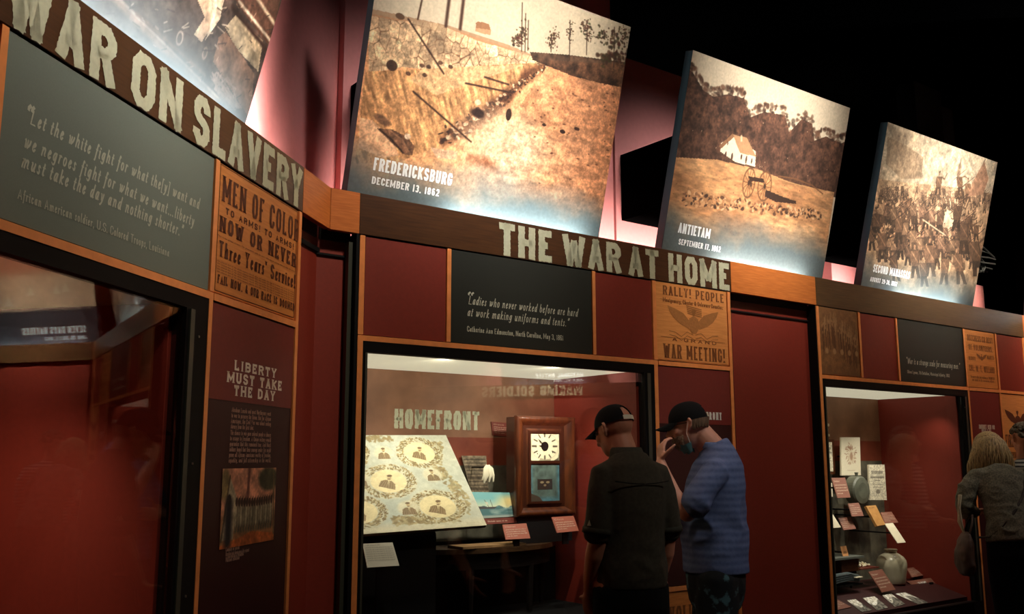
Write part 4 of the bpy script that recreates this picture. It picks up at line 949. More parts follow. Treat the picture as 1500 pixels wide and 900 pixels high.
# the portrait quilt
def paint_quilt(cv):
    W, H = cv.W, cv.H; r = random.Random(1)
    cv.put(1.0, (178, 184, 168)); cv.put(np.clip(cv.n(6, 3) * 1.6 - .5, 0, 1) * .5, (200, 196, 168)); cv.put(np.clip(cv.S / W * 1.4 - 1.05, 0, 1), (206, 202, 176)); cv.put(np.clip((.1 - cv.T / H) / .06, 0, 1), (206, 200, 170))
    def medal(x, y, rx, ry, rot=-.15, bust=True):
        cv.ell((x, y), rx * 1.32, ry * 1.32, (196, 192, 162), .9, .15, rot)
        for i in range(330):
            a = r.random() * 6.283; k = r.uniform(.90, 1.3); cv.ell((x + rx * k * math.cos(a), y + ry * k * math.sin(a)), r.uniform(.004, .009), .0035, r.choice([(140, 122, 80), (112, 94, 60), (172, 154, 108), (126, 114, 74)]), .8, .4, a + r.uniform(.3, 1.6))
        cv.ell((x, y), rx * .84, ry * .86, (222, 208, 160), 1, .05, rot)
        figure(x, y, rx * .42, ry * .55, rot * 2)
    def figure(x, y, w, h, rot=0):
        """a small engraved half-length figure"""
        dk = (128, 106, 74); cs, sn = math.cos(rot), math.sin(rot); R_ = lambda a, b: (x + (a * cs - b * sn) * w, y + (a * sn + b * cs) * h)
        cv.poly([R_(-.9, -1), R_(-.8, -.2), R_(-.35, .1), R_(.3, .1), R_(.8, -.25), R_(.95, -1)], dk, .85); cv.poly([R_(-.1, .1), R_(.18, .1), R_(.1, -.7)], (210, 194, 148), .9)
        for k in range(6): cv.line(R_(-.8 + .28 * k, -.95), R_(-.5 + .2 * k, 0), .0015, (92, 74, 48), .7)
        cv.ell(R_(0, .5), w * .27, h * .34, (204, 184, 138), 1, .2); cv.ell(R_(-.03, .74), w * .30, h * .16, (104, 84, 56), .9, .3); cv.ell(R_(0, .28), w * .18, h * .1, (118, 96, 66), .8)
        for a in (-.09, .11): cv.ell(R_(a, .53), .0022, .0018, (90, 70, 48), .9)
    # spray of leaves along the right border
    for i in range(260):
        t = r.random(); x = W * (.83 + .10 * math.sin(t * 7) * .6 + r.uniform(-.06, .06)); y = H * (.12 + .8 * t)
        cv.ell((x, y), .012, .006, r.choice([(156, 140, 98), (132, 116, 78), (178, 164, 120), (148, 138, 100)]), .75, .4, r.uniform(0, 3))
    for i in range(200):
        x = W * r.uniform(.28, .8); y = H * (.06 + r.uniform(0, .08)); cv.ell((x, y), .012, .006, r.choice([(156, 140, 98), (132, 116, 78), (178, 164, 120)]), .75, .4, r.uniform(0, 3))
    for i in range(90):
        x = W * r.uniform(.02, .4); y = H * r.uniform(.93, .99); cv.ell((x, y), .012, .006, (140, 124, 86), .7, .4, r.uniform(0, 3))
    for x, y, rx, ry in ((.29, .50, .105, .088), (.64, .80, .10, .085), (.66, .22, .10, .085), (.04, .20, .09, .08), (-.02, .78, .07, .08)): medal(x * W, y * H, rx, ry)
    for x, y in ((.28, .80), (.42, .22), (.70, .55), (.05, .52)): cv.ell((x * W, y * H), .05, .048, (206, 200, 168), .9, .3); figure(x * W, y * H, .036, .042)
    cv.shade(.08, 50, 6); cv.shade(.06, 300, 7)
quilt = card('quilt', 'pale tan and blue quilt printed with portrait medallions, on a slanted board', 'quilt', M, [(519, 638), (653, 638), (713, 770), (519, 784)], .60, .20, mat('quilt_cotton', (196, 190, 160), .9), .02, grid=(280, paint_quilt))
bm = bmesh.new(); hexa(bm, [(.32, .25, .63), (.74, .25, .63), (.74, .25, 1.02), (.32, .25, 1.02), (.32, .70, .63), (.74, .70, .63), (.74, .70, 1.40), (.32, .70, 1.40)])
for v in bm.verts:
    if v.co.z > .9: v.co.z = 1.10 if v.co.y < .3 else 1.47
    if v.co.z > 1.05 and v.co.y < .3: v.co.z = 1.09
o = link('display_plinth', bm, BLACK, M); o['label'] = 'black wedge plinth hidden under the portrait quilt'; o['category'] = 'plinth'
card('caption_card', 'white caption card in front of the quilt at the lower left', 'caption', M, [(531, 797), (575, 795), (585, 829), (538, 832)], .12, .08, mat('white_card', (224, 218, 198), .6), .004, [('A quilt stitched at home', .06, .55, .9, .05)] + [('printed for sale to raise money for the troops of', .06, .92, .8 - .09 * i, .05) for i in range(7)], mat('grey_ink', (170, 164, 150), .6), sup='floor')

# the shipwreck print
def paint_ship(cv):
    W, H = cv.W, cv.H; cv.mp = lambda x, y: (x, y)
    cv.put(1.0, (120, 176, 176)); cv.put(np.clip((.75 * H - cv.T) / (.3 * H), 0, 1), (196, 206, 176)); cv.put(np.clip((cv.S - .62 * W) / (.3 * W), 0, 1) * np.clip(1.4 - abs(cv.T / H - .62) * 4, 0, 1), (232, 208, 140))
    sea = cv.T < (.42 + .05 * np.sin(cv.S * 60)) * H; cv.put(sea * 1.0, (74, 110, 112)); cv.put(sea * np.clip(cv.n(20, 4, 4, .5, 2) * 3 - 1.4, 0, 1) * .8, (186, 200, 184)); cv.put(np.clip((.12 * H - cv.T) / (.06 * H), 0, 1), (150, 160, 150))
    cv.poly([(.1 * W, .46 * H), (.66 * W, .42 * H), (.6 * W, .34 * H), (.2 * W, .34 * H)], (70, 66, 66)); cv.line((.28 * W, .4 * H), (.2 * W, .68 * H), .002, (70, 66, 60)); cv.line((.5 * W, .4 * H), (.44 * W, .7 * H), .002, (70, 66, 60)); cv.line((.58 * W, .4 * H), (.56 * W, .7 * H), .002, (70, 66, 60))
    cv.poly([(.44 * W, .62 * H), (.5 * W, .6 * H), (.48 * W, .48 * H)], (206, 196, 170))
card('ship_print', 'small blue print of a ship in rough seas, right of the quilt', 'picture', M, [(674, 721), (746, 722), (755, 757), (684, 761)], .58, .54, TILE, .006, grid=(90, paint_ship), sup='wall')
card('caption_card', 'maroon caption strip directly under the ship print', 'caption', M, [(684, 762), (755, 758), (757.5, 766), (687, 770)], .538, .53, TILE, .006, [('Blockade runner at sea', .4, .8, .35, .3)], sup='wall')
card('caption_card', 'small maroon caption tile on the back wall between the title and the clock', 'caption', M, [(719.5, 618), (756, 621), (756, 641), (722, 638)], .772, .772, TILE, .006, R3('Clock'))
card('caption_card', 'maroon caption tile propped on the table in front of the clock, left one', 'caption', M, [(736, 769), (771, 767), (777, 789), (741, 791)], .45, .41, mat('red_brown_caption_tile', (150, 82, 62), .5), .005, R3('Mantel'), sup='floor', ztop=.985)
card('caption_card', 'maroon caption tile below the lower right corner of the clock', 'caption', M, [(808, 758), (840, 756), (848, 778), (816, 781)], .40, .36, mat('red_brown_caption_tile', (150, 82, 62), .5), .005, R3('Clock'), sup='floor', ztop=.985)
def paint_news_reflection(cv):
    cv.put(1.0, (136, 122, 100)); r = random.Random(4)
    for i in range(9): cv.line((.01, cv.H * (.1 + .1 * i)), (cv.W - .01, cv.H * (.1 + .1 * i)), .004 if i % 3 else .010, (62, 52, 42), .7)
    cv.shade(.4, 60, 2)
card('newspaper_reflection', 'dim old newspaper sheet on the back wall behind the quilt', 'newspaper', M, [(676, 668), (712, 668), (716, 722), (690, 722)], .76, .76, mat('reflected_newsprint', (150, 136, 112), .8), .004, grid=(60, paint_news_reflection), sup='wall')  # sheet stands in for newsprint mirrored in the case glass
# half-round table
TT = .985
h = thing('table', 'dark half-round wooden table under the clock', 'table', M, (1.30, .74, .62))
WAL = mat('dark_walnut', (66, 46, 26), .35, scale=8, stretch=(2, 14, 14), rgb2=(46, 30, 18)); WALD = mat('near_black_walnut', (14, 8, 6), .7, spec=.1)
bm = bmesh.new(); n = 40; pr = [(.53 * math.cos(math.pi + math.pi * i / n), .33 * math.sin(math.pi + math.pi * i / n)) for i in range(n + 1)]
a = [bm.verts.new((x, y, TT - .62)) for x, y in pr]; b = [bm.verts.new((x, y, TT - .645)) for x, y in pr]
bm.faces.new(a); bm.faces.new(list(reversed(b)))
for i in range(n): bm.faces.new((a[i], b[i], b[i + 1], a[i + 1]))
bm.faces.new((a[-1], b[-1], b[0], a[0])); link('tabletop', bm, WAL, parent=h)
bm = bmesh.new(); a = [bm.verts.new((x * .94, y * .92, TT - .646)) for x, y in pr]; b = [bm.verts.new((x * .94, y * .92, TT - .73)) for x, y in pr]
for i in range(n): bm.faces.new((a[i], b[i], b[i + 1], a[i + 1]))
bm.faces.new(a); bm.faces.new(list(reversed(b))); bm.faces.new((a[-1], b[-1], b[0], a[0])); link('apron', bm, WALD, parent=h)
for x, y in ((-.44, -.06), (.44, -.06), (-.2, -.26), (.2, -.26)):
    bm = bmesh.new(); tube(bm, [(x, y, .01), (x, y, .26)], [.015, .024], 8, cap=False); link('leg', bm, WALD, parent=h)
# reading board lying on the table
h = thing('slate_board', 'thin tan wooden board lying on the table', 'board', M, (1.22, .5, TT + .001))
link('board', boxes((-.2, .22, -.07, .07, 0, .014)), mat('tan_board', (150, 118, 78), .5, scale=12, rgb2=(126, 96, 62)), parent=h, bevel=.002)
link('end_cap', boxes((-.205, -.2, -.07, .07, 0, .014)), BLACK, parent=h)
# the clock
MAH = mat('figured_mahogany', (92, 46, 20), .3, scale=5, stretch=(6, 6, 1), rgb2=(52, 25, 12), coat=.4)
MAHD = mat('dark_mahogany', (54, 26, 14), .3, coat=.3)
X0, X1, Z0, Z1, YF, YB = 1.430, 1.866, 1.135, 1.700, .50, .61
h = thing('clock', 'tall ogee mahogany clock with cream dial over blue painted glass', 'clock', M, (X0, YF, Z0))
w, hh = X1 - X0, Z1 - Z0
link('carcase', boxes((.006, w - .006, .03, YB - YF, .006, hh - .006)), MAHD, parent=h)
dx0, dx1, gz0, gz1, dz0, dz1 = .112, w - .110, .082, .295, .312, .47
def ogee(side):
    """one mitred moulding of the frame: profile rises from the outer lip to a round and falls to the door"""
    prof = [(0, .03), (0, .006), (.012, .0), (.030, .004), (.048, .018), (.062, .03), (.078, .034), (.09, .022), (.098, .022)]
    bm = bmesh.new(); rows = []
    fx, fz = 1.0, 1.0
    for d, y in prof:
        a = d * 1.06
        if side == 'top': p = [(a, y, hh - a * .8), (w - a, y, hh - a * .8)]
        if side == 'bottom': p = [(a, y, a * .72), (w - a, y, a * .72)]
        if side == 'left': p = [(a, y, a * .72), (a, y, hh - a * .8)]
        if side == 'right': p = [(w - a, y, a * .72), (w - a, y, hh - a * .8)]
        rows.append([bm.verts.new(q) for q in p])
    for r1, r2 in zip(rows, rows[1:]): bm.faces.new((r1[0], r1[1], r2[1], r2[0]))
    return bm
for s in ('top', 'bottom', 'left', 'right'): link('moulding', ogee(s), MAH, parent=h, smooth=True)
link('door', boxes((dx0 - .014, dx0, .016, .03, gz0 - .012, dz1 + .012), (dx1, dx1 + .014, .016, .03, gz0 - .012, dz1 + .012), (dx0, dx1, .016, .03, gz0 - .012, gz0), (dx0, dx1, .016, .03, gz1, dz0), (dx0, dx1, .016, .03, dz1, dz1 + .012)), MAHD, parent=h)
def dialp(cv):
    W, H = cv.W, cv.H; cv.put(1.0, (232, 224, 188)); cv.shade(.06, 20, 2); c = (W / 2, H * .52)
    for i in range(12):
        a = i * math.pi / 6; cv.line((c[0] + .30 * W * math.sin(a), c[1] + .36 * H * math.cos(a)), (c[0] + .42 * W * math.sin(a), c[1] + .48 * H * math.cos(a) * .98), .0042 if i % 3 else .006, (60, 52, 40)) 
    cv.ell(c, .47 * W, .5 * H, (120, 108, 84), .5, ring=.015)
    for x, y in ((.2, .5), (.25, .25), (.78, .3)): cv.ell((x * W, y * H), .004, .004, (40, 34, 28))
    cv.poly([(.82 * W, 0), (W, 0), (W, .32 * H), (.96 * W, .1 * H)], (96, 92, 76)); cv.poly([(.3 * W, 0), (.7 * W, 0), (.72 * W, .07 * H), (.5 * W, .04 * H), (.36 * W, .1 * H)], (150, 142, 116), .7)
cv = Canvas(dx1 - dx0, dz1 - dz0, 90); dialp(cv); d = cv.mesh('dial', parent=h, y=.024, x0=dx0, z0=dz0)
bm = bmesh.new(); lathe(bm, [(.026, 0), (.026, .003)], n=24); bmesh.ops.rotate(bm, verts=bm.verts, matrix=Matrix.Rotation(math.pi / 2, 3, 'X')); bmesh.ops.translate(bm, verts=bm.verts, vec=((dx0 + dx1) / 2, .0238, (dz0 + dz1) / 2 + .003)); link('works_opening', bm, BLACK, parent=h)
cxx, czz = (dx0 + dx1) / 2, (dz0 + dz1) / 2 + .003
for a, l in ((-1.5, .05), (-.9, .072)):
    bm = bmesh.new(); e = Vector((math.sin(a), 0, math.cos(a))); s = Vector((e.z, 0, -e.x)) * .002; c = Vector((cxx, .0195, czz))
    bm.faces.new([bm.verts.new(q) for q in (c - s, c + e * l * .6 - s * 1.6, c + e * l, c + e * l * .6 + s * 1.6, c + s)]); link('hand', bm, BLACK_METAL, parent=h)
def glassp(cv):
    W, H = cv.W, cv.H; cv.put(1.0, (74, 112, 120)); ins = np.clip(1.3 - np.maximum(abs(cv.S / W - .5) / .36, abs(cv.T / H - .55) / .38) * 1.0, 0, .25) * 4; cv.put(ins * .7, (84, 92, 78)); cv.shade(.3, 40, 5)
    cv.poly([(.24 * W, .3 * H), (.76 * W, .3 * H), (.76 * W, .58 * H), (.24 * W, .58 * H)], (44, 34, 28), .95); cv.ell((.4 * W, .5 * H), .014, .006, (150, 132, 100), .9); cv.ell((.6 * W, .5 * H), .014, .006, (150, 132, 100), .9); cv.ell((.5 * W, .42 * H), .01, .006, (140, 120, 92), .9)
    cv.poly([(0, 0), (.42 * W, 0), (.3 * W, .12 * H), (0, .22 * H)], (66, 50, 38), .9)
cv = Canvas(dx1 - dx0, gz1 - gz0, 90); glassp(cv); cv.mesh('painted_glass', parent=h, y=.024, x0=dx0, z0=gz0, rough=.6)
link('support_block', boxes((.02, w - .02, .02, YB - YF, TT - Z0 + .002, .0)), BLACK, parent=h)
# white ribbon badge hanging behind
h = thing('ribbon_badge', 'small crumpled white cloth ribbon between the quilt and the clock', 'ribbon', M, (1.30, .60, 1.40))
r = random.Random(3); CL = mat('white_cloth', (222, 214, 184), .9)
for j in range(7):
    bm = bmesh.new(); dx = r.uniform(-.03, .03)
    tube(bm, [(dx * .2, 0, .02), (dx, -.01, .0), (dx * 1.4 + r.uniform(-.01, .01), -.012, -.035), (dx * 1.5, -.008, -.05 - r.random() * .03)], [(.009, .003), (.011, .004), (.01, .004), (.006, .002)], 8); link('fold', bm, CL, parent=h, smooth=True)
bm = bmesh.new(); tube(bm, [(0, .0, .01), (0, .178, .01)], [.004, .004], 6, cap=False); link('hanging_pin', bm, BLACK_METAL, parent=h)

# ------------------------------------------------------------------ contents of the far case
PAPER = mat('ivory_paper', (232, 222, 196), .7)
def paint_print(col, seed):
    def f(cv):
        W, H = cv.W, cv.H; cv.put(1.0, (232, 222, 196)); r = random.Random(seed)
        for i in range(110):
            a = r.random() * 6.28; k = r.uniform(.3, 1); cv.ell((W * (.5 + .3 * k * math.cos(a)), H * (.58 + .3 * k * math.sin(a))), W * .045, H * .012, col, .6, .4, a)
        cv.ell((W * .5, H * .5), W * .18, H * .16, (226, 212, 184), .8, .4); cv.ell((W * .52, H * .5), W * .07, H * .11, col, .6, .4)
        cv.line((W * .3, H * .13), (W * .7, H * .13), H * .006, col, .5)
    return f
def paint_bill(cv):
    W, H = cv.W, cv.H; cv.put(1.0, (222, 212, 186))
    for y, w, a in ((.8, .7, .022), (.76, .66, .02), (.64, .8, .03), (.55, .3, .015), (.44, .6, .01), (.36, .6, .008)): cv.line((W * (.5 - w / 2), H * y), (W * (.5 + w / 2), H * y), H * a, (110, 104, 92), .75)
    cv.ell((W * .5, H * .24), W * .14, H * .06, (120, 112, 98), .8, .4); cv.shade(.3, 120, 4)
h = card('framed_document', 'brown-framed document cut by the left edge of the far case', 'frame', M, [(1200, 644), (1221.5, 644), (1223.5, 695), (1202, 695)], .66, .66, mat('picture_frame_wood', (92, 50, 28), .4), .03)
# paper inside the frame
card('document', 'ivory printed document inside the brown frame of the far case', 'document', M, [(1204, 648), (1218.5, 648), (1220.5, 691), (1206, 691)], .655, .655, PAPER, .002, grid=(40, paint_bill))
card('print', 'tall ivory print of an ornate engraving on the far case back wall', 'picture', M, [(1232, 641), (1259.5, 641), (1261, 696.5), (1232.5, 697)], .60, .60, PAPER, .012, grid=(90, paint_print((150, 104, 80), 3)), sup='wall')
card('print', 'narrow ivory broadside with arched lettering, right of the round canteen', 'picture', M, [(1272, 681), (1295.5, 681), (1299, 733), (1274.5, 733)], .50, .50, PAPER, .012, grid=(90, paint_bill), sup='wall')
card('print', 'small ivory slip under the brown-framed document', 'document', M, [(1211, 708), (1219, 708), (1220, 728), (1212, 728)], .60, .60, PAPER, .008, sup='wall')
for lab, pts, yt, yb in (('maroon caption tile below the tall engraving print', [(1218, 700.5), (1238, 700), (1246, 729), (1227, 730)], .45, .36),
    ('maroon caption tile below the round canteen', [(1242, 738), (1258, 737), (1265.5, 756), (1248, 757)], .45, .38), ('maroon caption tile beside the white triangular sheet', [(1228, 759), (1246, 758), (1254, 775), (1236, 777)], .45, .38),
    ('maroon caption tile right of the upright tan book', [(1290, 751), (1306, 750), (1316, 766), (1296, 767)], .45, .38)):
    card('caption_card', lab, 'caption', M, pts, yt, yb, mat('rosy_caption_tile', (134, 84, 68), .5), .005, R3('Soldier'), sup='wall')
card('book', 'tan pocket diary with dark spine standing on edge, far case', 'book', M, [(1268.5, 741.5), (1283, 740.5), (1297, 769), (1285, 771)], .40, .33, mat('tan_leather', (206, 152, 86), .6, scale=30, rgb2=(190, 134, 70)), .02, [('DIARY', .2, .8, .86, .06)], mat('sepia_ink', (90, 70, 50), .6), sup='wall')
card('paper_sheet', 'blank white sheet tilted below the tan diary', 'document', M, [(1296, 767.5), (1308, 766.5), (1327, 795), (1315, 796)], .38, .28, mat('bright_paper', (246, 236, 206), .7), .004, sup='wall')
card('paper_sheet', 'white sheet at the left edge of the far case, seen as a triangle', 'document', M, [(1199, 744), (1214, 744), (1232, 773), (1204, 775)], .30, .22, mat('bright_paper', (246, 236, 206), .7), .004, sup='wall')
card('playing_card', 'small orange printed card leaning on the grey ledge', 'card', M, [(1231, 801), (1239.5, 800), (1244, 818), (1236, 819)], .45, .42, mat('orange_card', (214, 150, 96), .6), .003, [('ACE', .2, .8, .4, .2)], mat('sepia_ink', (90, 70, 50), .6), sup='wall')
# round canteen
x, z = px(M, 1261, 719, .48); h = thing('canteen', 'round grey metal canteen hung between the two ivory prints', 'canteen', M, (x, .48, z))
TIN = mat('dull_tin', (96, 98, 84), .45, .15, 20)
bm = bmesh.new(); lathe(bm, [(.0001, -.02), (.06, -.02), (.098, -.012), (.108, .0), (.108, .07), (.1, .078)], n=32); R_ = Matrix.Rotation(math.pi / 2, 3, 'X'); 
for v in bm.verts: v.co = Vector((v.co.x, v.co.z - .0, v.co.y))
link('body', bm, TIN, parent=h, smooth=False)
bm = bmesh.new(); lathe(bm, [(.012, .1), (.012, .128), (.015, .13), (.015, .136)], (0, .03, 0), n=12); link('spout', bm, TIN, parent=h)
bm = bmesh.new(); tube(bm, [(.1, .03, .03), (.17, .06, .085)], [.004, .004], 6); link('strap_loop', bm, BLACK_METAL, parent=h)
link('hanging_bracket', boxes((-.01, .01, .078, .2395, -.01, .01)), BLACK_METAL, parent=h)
# ledges and stands in the left part of the far case
x, z = px(M, 1222, 817, .42); h = thing('ledge', 'grey ledge shelf with clothing folded below it', 'shelf', M, (x, .42, z))
link('shelf_board', boxes((-.35, .28, -.06, .2995, -.014, 0)), mat('grey_shelf', (96, 100, 92), .6), parent=h)
h = thing('wooden_box', 'small open wooden box with a white knob', 'box', M, (px(M, 1246, 832, .4)[0], .40, px(M, 1246, 838, .4)[1]))
BX = mat('box_wood', (118, 66, 34), .5, scale=14, rgb2=(84, 44, 24))
link('box_body', boxes((-.11, .11, 0, .12, 0, .07)), BX, parent=h, bevel=.003); link('lid', boxes((-.115, .115, .0, .125, .072, .084)), BX, parent=h)
bm = bmesh.new(); ball(bm, (.09, -.008, .035), (.009, .009, .009), seg=10, ring=8); link('knob', bm, mat('bright_paper', (246, 236, 206), .7), parent=h)
link('box_stand', boxes((-.1, .1, .02, .3195, -.02, -.001)), BLACK, parent=h)
h = thing('shell_pile', 'small heap of pale hardtack crumbs beside the wooden box', 'crumbs', M, (px(M, 1274, 830, .4)[0], .45, px(M, 1274, 832, .4)[1]))
link('tray', boxes((-.12, .12, -.05, .2695, -.01, 0)), TILE, parent=h)
bm = bmesh.new(); r = random.Random(8)
for i in range(18): ball(bm, (r.uniform(-.07, .07), r.uniform(-.03, .03), .008 + r.random() * .02), (.016, .01, .008), Matrix.Rotation(r.random() * 3, 3, 'Y'), 8, 6)
o = link('crumbs', bm, mat('bright_paper', (246, 236, 206), .7), parent=h); o['kind'] = 'stuff'
h = thing('folded_cloth', 'folded grey-blue uniform cloth on a dark stand, lower left of the far case', 'cloth', M, (px(M, 1232, 856, .35)[0], .35, px(M, 1232, 858, .35)[1]))
bm = bmesh.new(); GC = mat('grey_blue_wool', (74, 84, 86), .95, .2, 40)
for i in range(4): tube(bm, [(-.2, .0 + i * .01, .01 + i * .012), (-.05, -.01, .03 + i * .014), (.08, .0, .035 + i * .013), (.2, .01, .02 + i * .01)], [(.03, .012)] * 4, 10, side=(0, 1, 0))
link('cloth_folds', bm, GC, parent=h, smooth=True); 
bm = bmesh.new(); box(bm, .12, .2, -.045, .01, .045, .05); link('paper_tag', bm, mat('bright_paper', (246, 236, 206), .7), parent=h)
link('stand', boxes((-.22, .22, -.03, .04, -.006, .004), (-.06, -.05, 0, .01, -.03, -.006), (.12, .13, 0, .01, -.03, -.006), (-.22, .22, .04, .3695, -.006, .0)), BLACK_METAL, parent=h)
# stoneware jug
x, z = px(M, 1311, 851, .40); h = thing('jug', 'cream stoneware jug with a dark rim, centre of the far case', 'jug', M, (x, .42, .52), rot=Matrix.Diagonal((.76, .76, .86, 1)))
S_ = mat('salt_glaze', (214, 206, 176), .22, .08, 6, coat=.5); bm = bmesh.new(); lathe(bm, [(.118, 0), (.124, .01), (.13, .06), (.144, .13), (.148, .17), (.14, .205), (.115, .235), (.082, .255), (.06, .264)], n=40); link('body', bm, S_, parent=h, smooth=True)
bm = bmesh.new(); lathe(bm, [(.052, .262), (.05, .276), (.062, .282), (.066, .292), (.06, .298), (.046, .298), (.044, .27)], n=32); link('neck_rim', bm, mat('rim_glaze', (150, 132, 104), .3, .3, 20), parent=h, smooth=True)
bm = bmesh.new(); tube(bm, [(.055, 0, .28), (.09, -.0, .275), (.1, 0, .245)], [.008, .009, .008], 8); link('handle', bm, S_, parent=h, smooth=True)
# deck and sloping label rail
h = thing('label_rail', 'sloping maroon label rail along the front of the far case', 'rail', M, (3.64, .06, .40))
bm = bmesh.new(); prof = [(0, 0), (.0, .03), (.30, .118), (.64, .118), (.64, 0)]
a = [bm.verts.new((0, y, zz)) for y, zz in prof]; b = [bm.verts.new((1.70, y, zz)) for y, zz in prof]
for i in range(5): j = (i + 1) % 5; bm.faces.new((a[i], b[i], b[j], a[j]))
bm.faces.new(a); bm.faces.new(list(reversed(b))); link('deck', bm, RED_DK, parent=h)
def on_deck(x, y):
    """point of the rail under a pixel"""
    best = None
    for i in range(60):
        yy = .062 + i * .004; X, Z = px(M, x, y, yy); zd = .43 + (yy - .06) / .30 * .088
        if best is None or abs(Z - zd) < best[0]: best = (abs(Z - zd), Vector((X, yy, zd)))
    return best[1]
def deck_card(name, label, cat, pts, m, th=.004, rows=(), grid=None, ink=TILE_INK, lift=.003):
    cs = [on_deck(*p_) for p_ in pts]; base = (cs[2] + cs[3]) / 2 + Vector((0, 0, lift)); h = thing(name, label, cat, M, base)
    c = [v + Vector((0, 0, lift)) - base for v in cs]; n = Vector((0, -.28, .96))
    bm = bmesh.new(); hexa(bm, c + [v - n * (lift * .6) for v in c]); link('board', bm, m, parent=h)
    w = (c[1] - c[0]).length; hh = (c[0] - c[3]).length
    if rows:
        bm = bmesh.new()
        for s, a, b, t, cap in rows: text(bm, s, a * w, b * w, t * hh, cap * hh, y=0, stem=.2, bar=.13, gap=.12, k=2)
        for v in bm.verts: v.co = q2l(c, v.co.x / w, v.co.z / hh) + n * .0012
        link('lettering', bm, ink, parent=h)['kind'] = 'stuff'
    if grid:
        cv = Canvas(1, 1, 60, mp=lambda x, y: (x, y)); grid(cv); o = cv.mesh('print', parent=h, y=0); me = o.data
        for v in me.vertices: v.co = q2l(c, v.co.x, v.co.z) + n * .001
    return h
def paint_bw(seed):
    def f(cv):
        cv.put(1.0, (226, 220, 204)); r = random.Random(seed); cv.put(np.clip((.55 + .2 * np.sin(cv.S * 5 + seed) - cv.T) / .1, 0, 1), (120, 116, 106)); cv.shade(.6, 9, seed)
        for i in range(12): cv.ell((r.random(), r.random() * .5), .06, .04, (40, 38, 34), .8, .4)
    return f
BW = mat('photo_paper', (214, 208, 192), .5)
for i, (lab, pts) in enumerate((('first black-and-white photograph from the left on the sloping rail', [(1241, 881), (1253, 879), (1277, 895), (1262, 898)]), ('second black-and-white photograph from the left on the sloping rail', [(1264, 877.5), (1281, 875), (1301, 891), (1285, 895)]),
    ('third black-and-white photograph on the sloping rail, cloudy sky', [(1292, 873), (1305, 871), (1326, 886), (1311, 890)]), ('long black-and-white photograph at the right of the row on the rail', [(1312, 871), (1326, 869), (1360, 894), (1346, 897)]))):
    deck_card('photo_print', lab, 'photograph', pts, BW, grid=paint_bw(i + 2))
T2 = mat('rosy_caption_tile', (134, 84, 68), .5)
deck_card('caption_card', 'maroon caption tile at the left end of the sloping rail', 'caption', [(1216, 868), (1222, 869), (1247, 891), (1219, 897)], T2, rows=R3('Camp'), lift=.006)
card('caption_card', 'maroon caption tile leaning left of the jug', 'caption', M, [(1272, 838), (1292, 834), (1312, 864), (1292, 868)], .34, .24, T2, .006, R3('Rations'), sup='floor', ztop=.51)
card('caption_card', 'maroon caption tile behind the jug on its right', 'caption', M, [(1328, 833), (1341, 831), (1354, 843), (1336, 846)], .50, .42, T2, .006, R3('Jug'), sup='floor', ztop=.52)
card('caption_card', 'large maroon caption tile right of the jug with bold white heading', 'caption', M, [(1328, 852), (1363, 847), (1394, 868), (1361, 875)], .36, .26, T2, .008, [('LIFE IN CAMP', .3, .62, .76, .1)] + [('the daily round of drill and rations', .12, .9, .58 - .13 * i, .07) for i in range(4)], WHITE_INK, sup='floor', ztop=.515)
# ================================================================== visitors
def evaluated(o, mods):
    """bake modifiers into the mesh"""
    for t, kw in mods:
        m = o.modifiers.new(t.lower(), t)
        for k_, v in kw.items(): setattr(m, k_, v)
    dg = bpy.context.evaluated_depsgraph_get(); dg.update()
    me = bpy.data.meshes.new_from_object(o.evaluated_get(dg)); o.modifiers.clear(); old = o.data; o.data = me; bpy.data.meshes.remove(old); return o
def solid(name, bm, m, parent, voxel=.008, smooth_it=4, wrinkle=None, hole=None):
    """union of overlapping lofts as one continuous skin"""
    o = link(name, bm, None, parent=parent)
    evaluated(o, [('REMESH', dict(mode='VOXEL', voxel_size=voxel, use_smooth_shade=True)), ('SMOOTH', dict(factor=.5, iterations=smooth_it))])
    o.data.materials.clear(); o.data.materials.append(m)
    me = o.data
    for p_ in me.polygons: p_.use_smooth = True
    if wrinkle:
        me.update(); ns = [v.normal.copy() for v in me.vertices]
        for v, n_ in zip(me.vertices, ns): v.co += n_ * wrinkle(v.co)
        me.update()
    if hole:
        b2 = bmesh.new(); b2.from_mesh(me); bmesh.ops.delete(b2, geom=[v for v in b2.verts if hole(v.co)], context='VERTS'); b2.to_mesh(me); b2.free()
    return o
def cloth_mat(name, rgb, stripe=None, rgb2=None, scale=60):
    if name in MATS: return MATS[name]
    m = mat(name, rgb, .92, .12, scale, bump=.12, spec=.2, rgb2=rgb2)
    if stripe:
        nt = m.node_tree; b = nt.nodes['Principled BSDF']; tc = [n for n in nt.nodes if n.type == 'TEX_COORD'][0]
        wv = nt.nodes.new('ShaderNodeTexWave'); wv.bands_direction = 'Z'; wv.inputs['Scale'].default_value = stripe[0]; wv.inputs['Distortion'].default_value = 1.2
        mx = nt.nodes.new('ShaderNodeMixRGB'); mx.blend_type = 'MIX'; mx.inputs[2].default_value = lin(stripe[1])
        cr = [n for n in nt.nodes if n.type == 'VALTORGB'][0]; mu = nt.nodes.new('ShaderNodeMath'); mu.operation = 'MULTIPLY'; mu.inputs[1].default_value = stripe[2]
        nt.links.new(tc.outputs['Object'], wv.inputs[0]); nt.links.new(wv.outputs['Fac'], mu.inputs[0]); nt.links.new(mu.outputs[0], mx.inputs[0]); nt.links.new(cr.outputs[0], mx.inputs[1]); nt.links.new(mx.outputs[0], b.inputs['Base Color'])
    return m
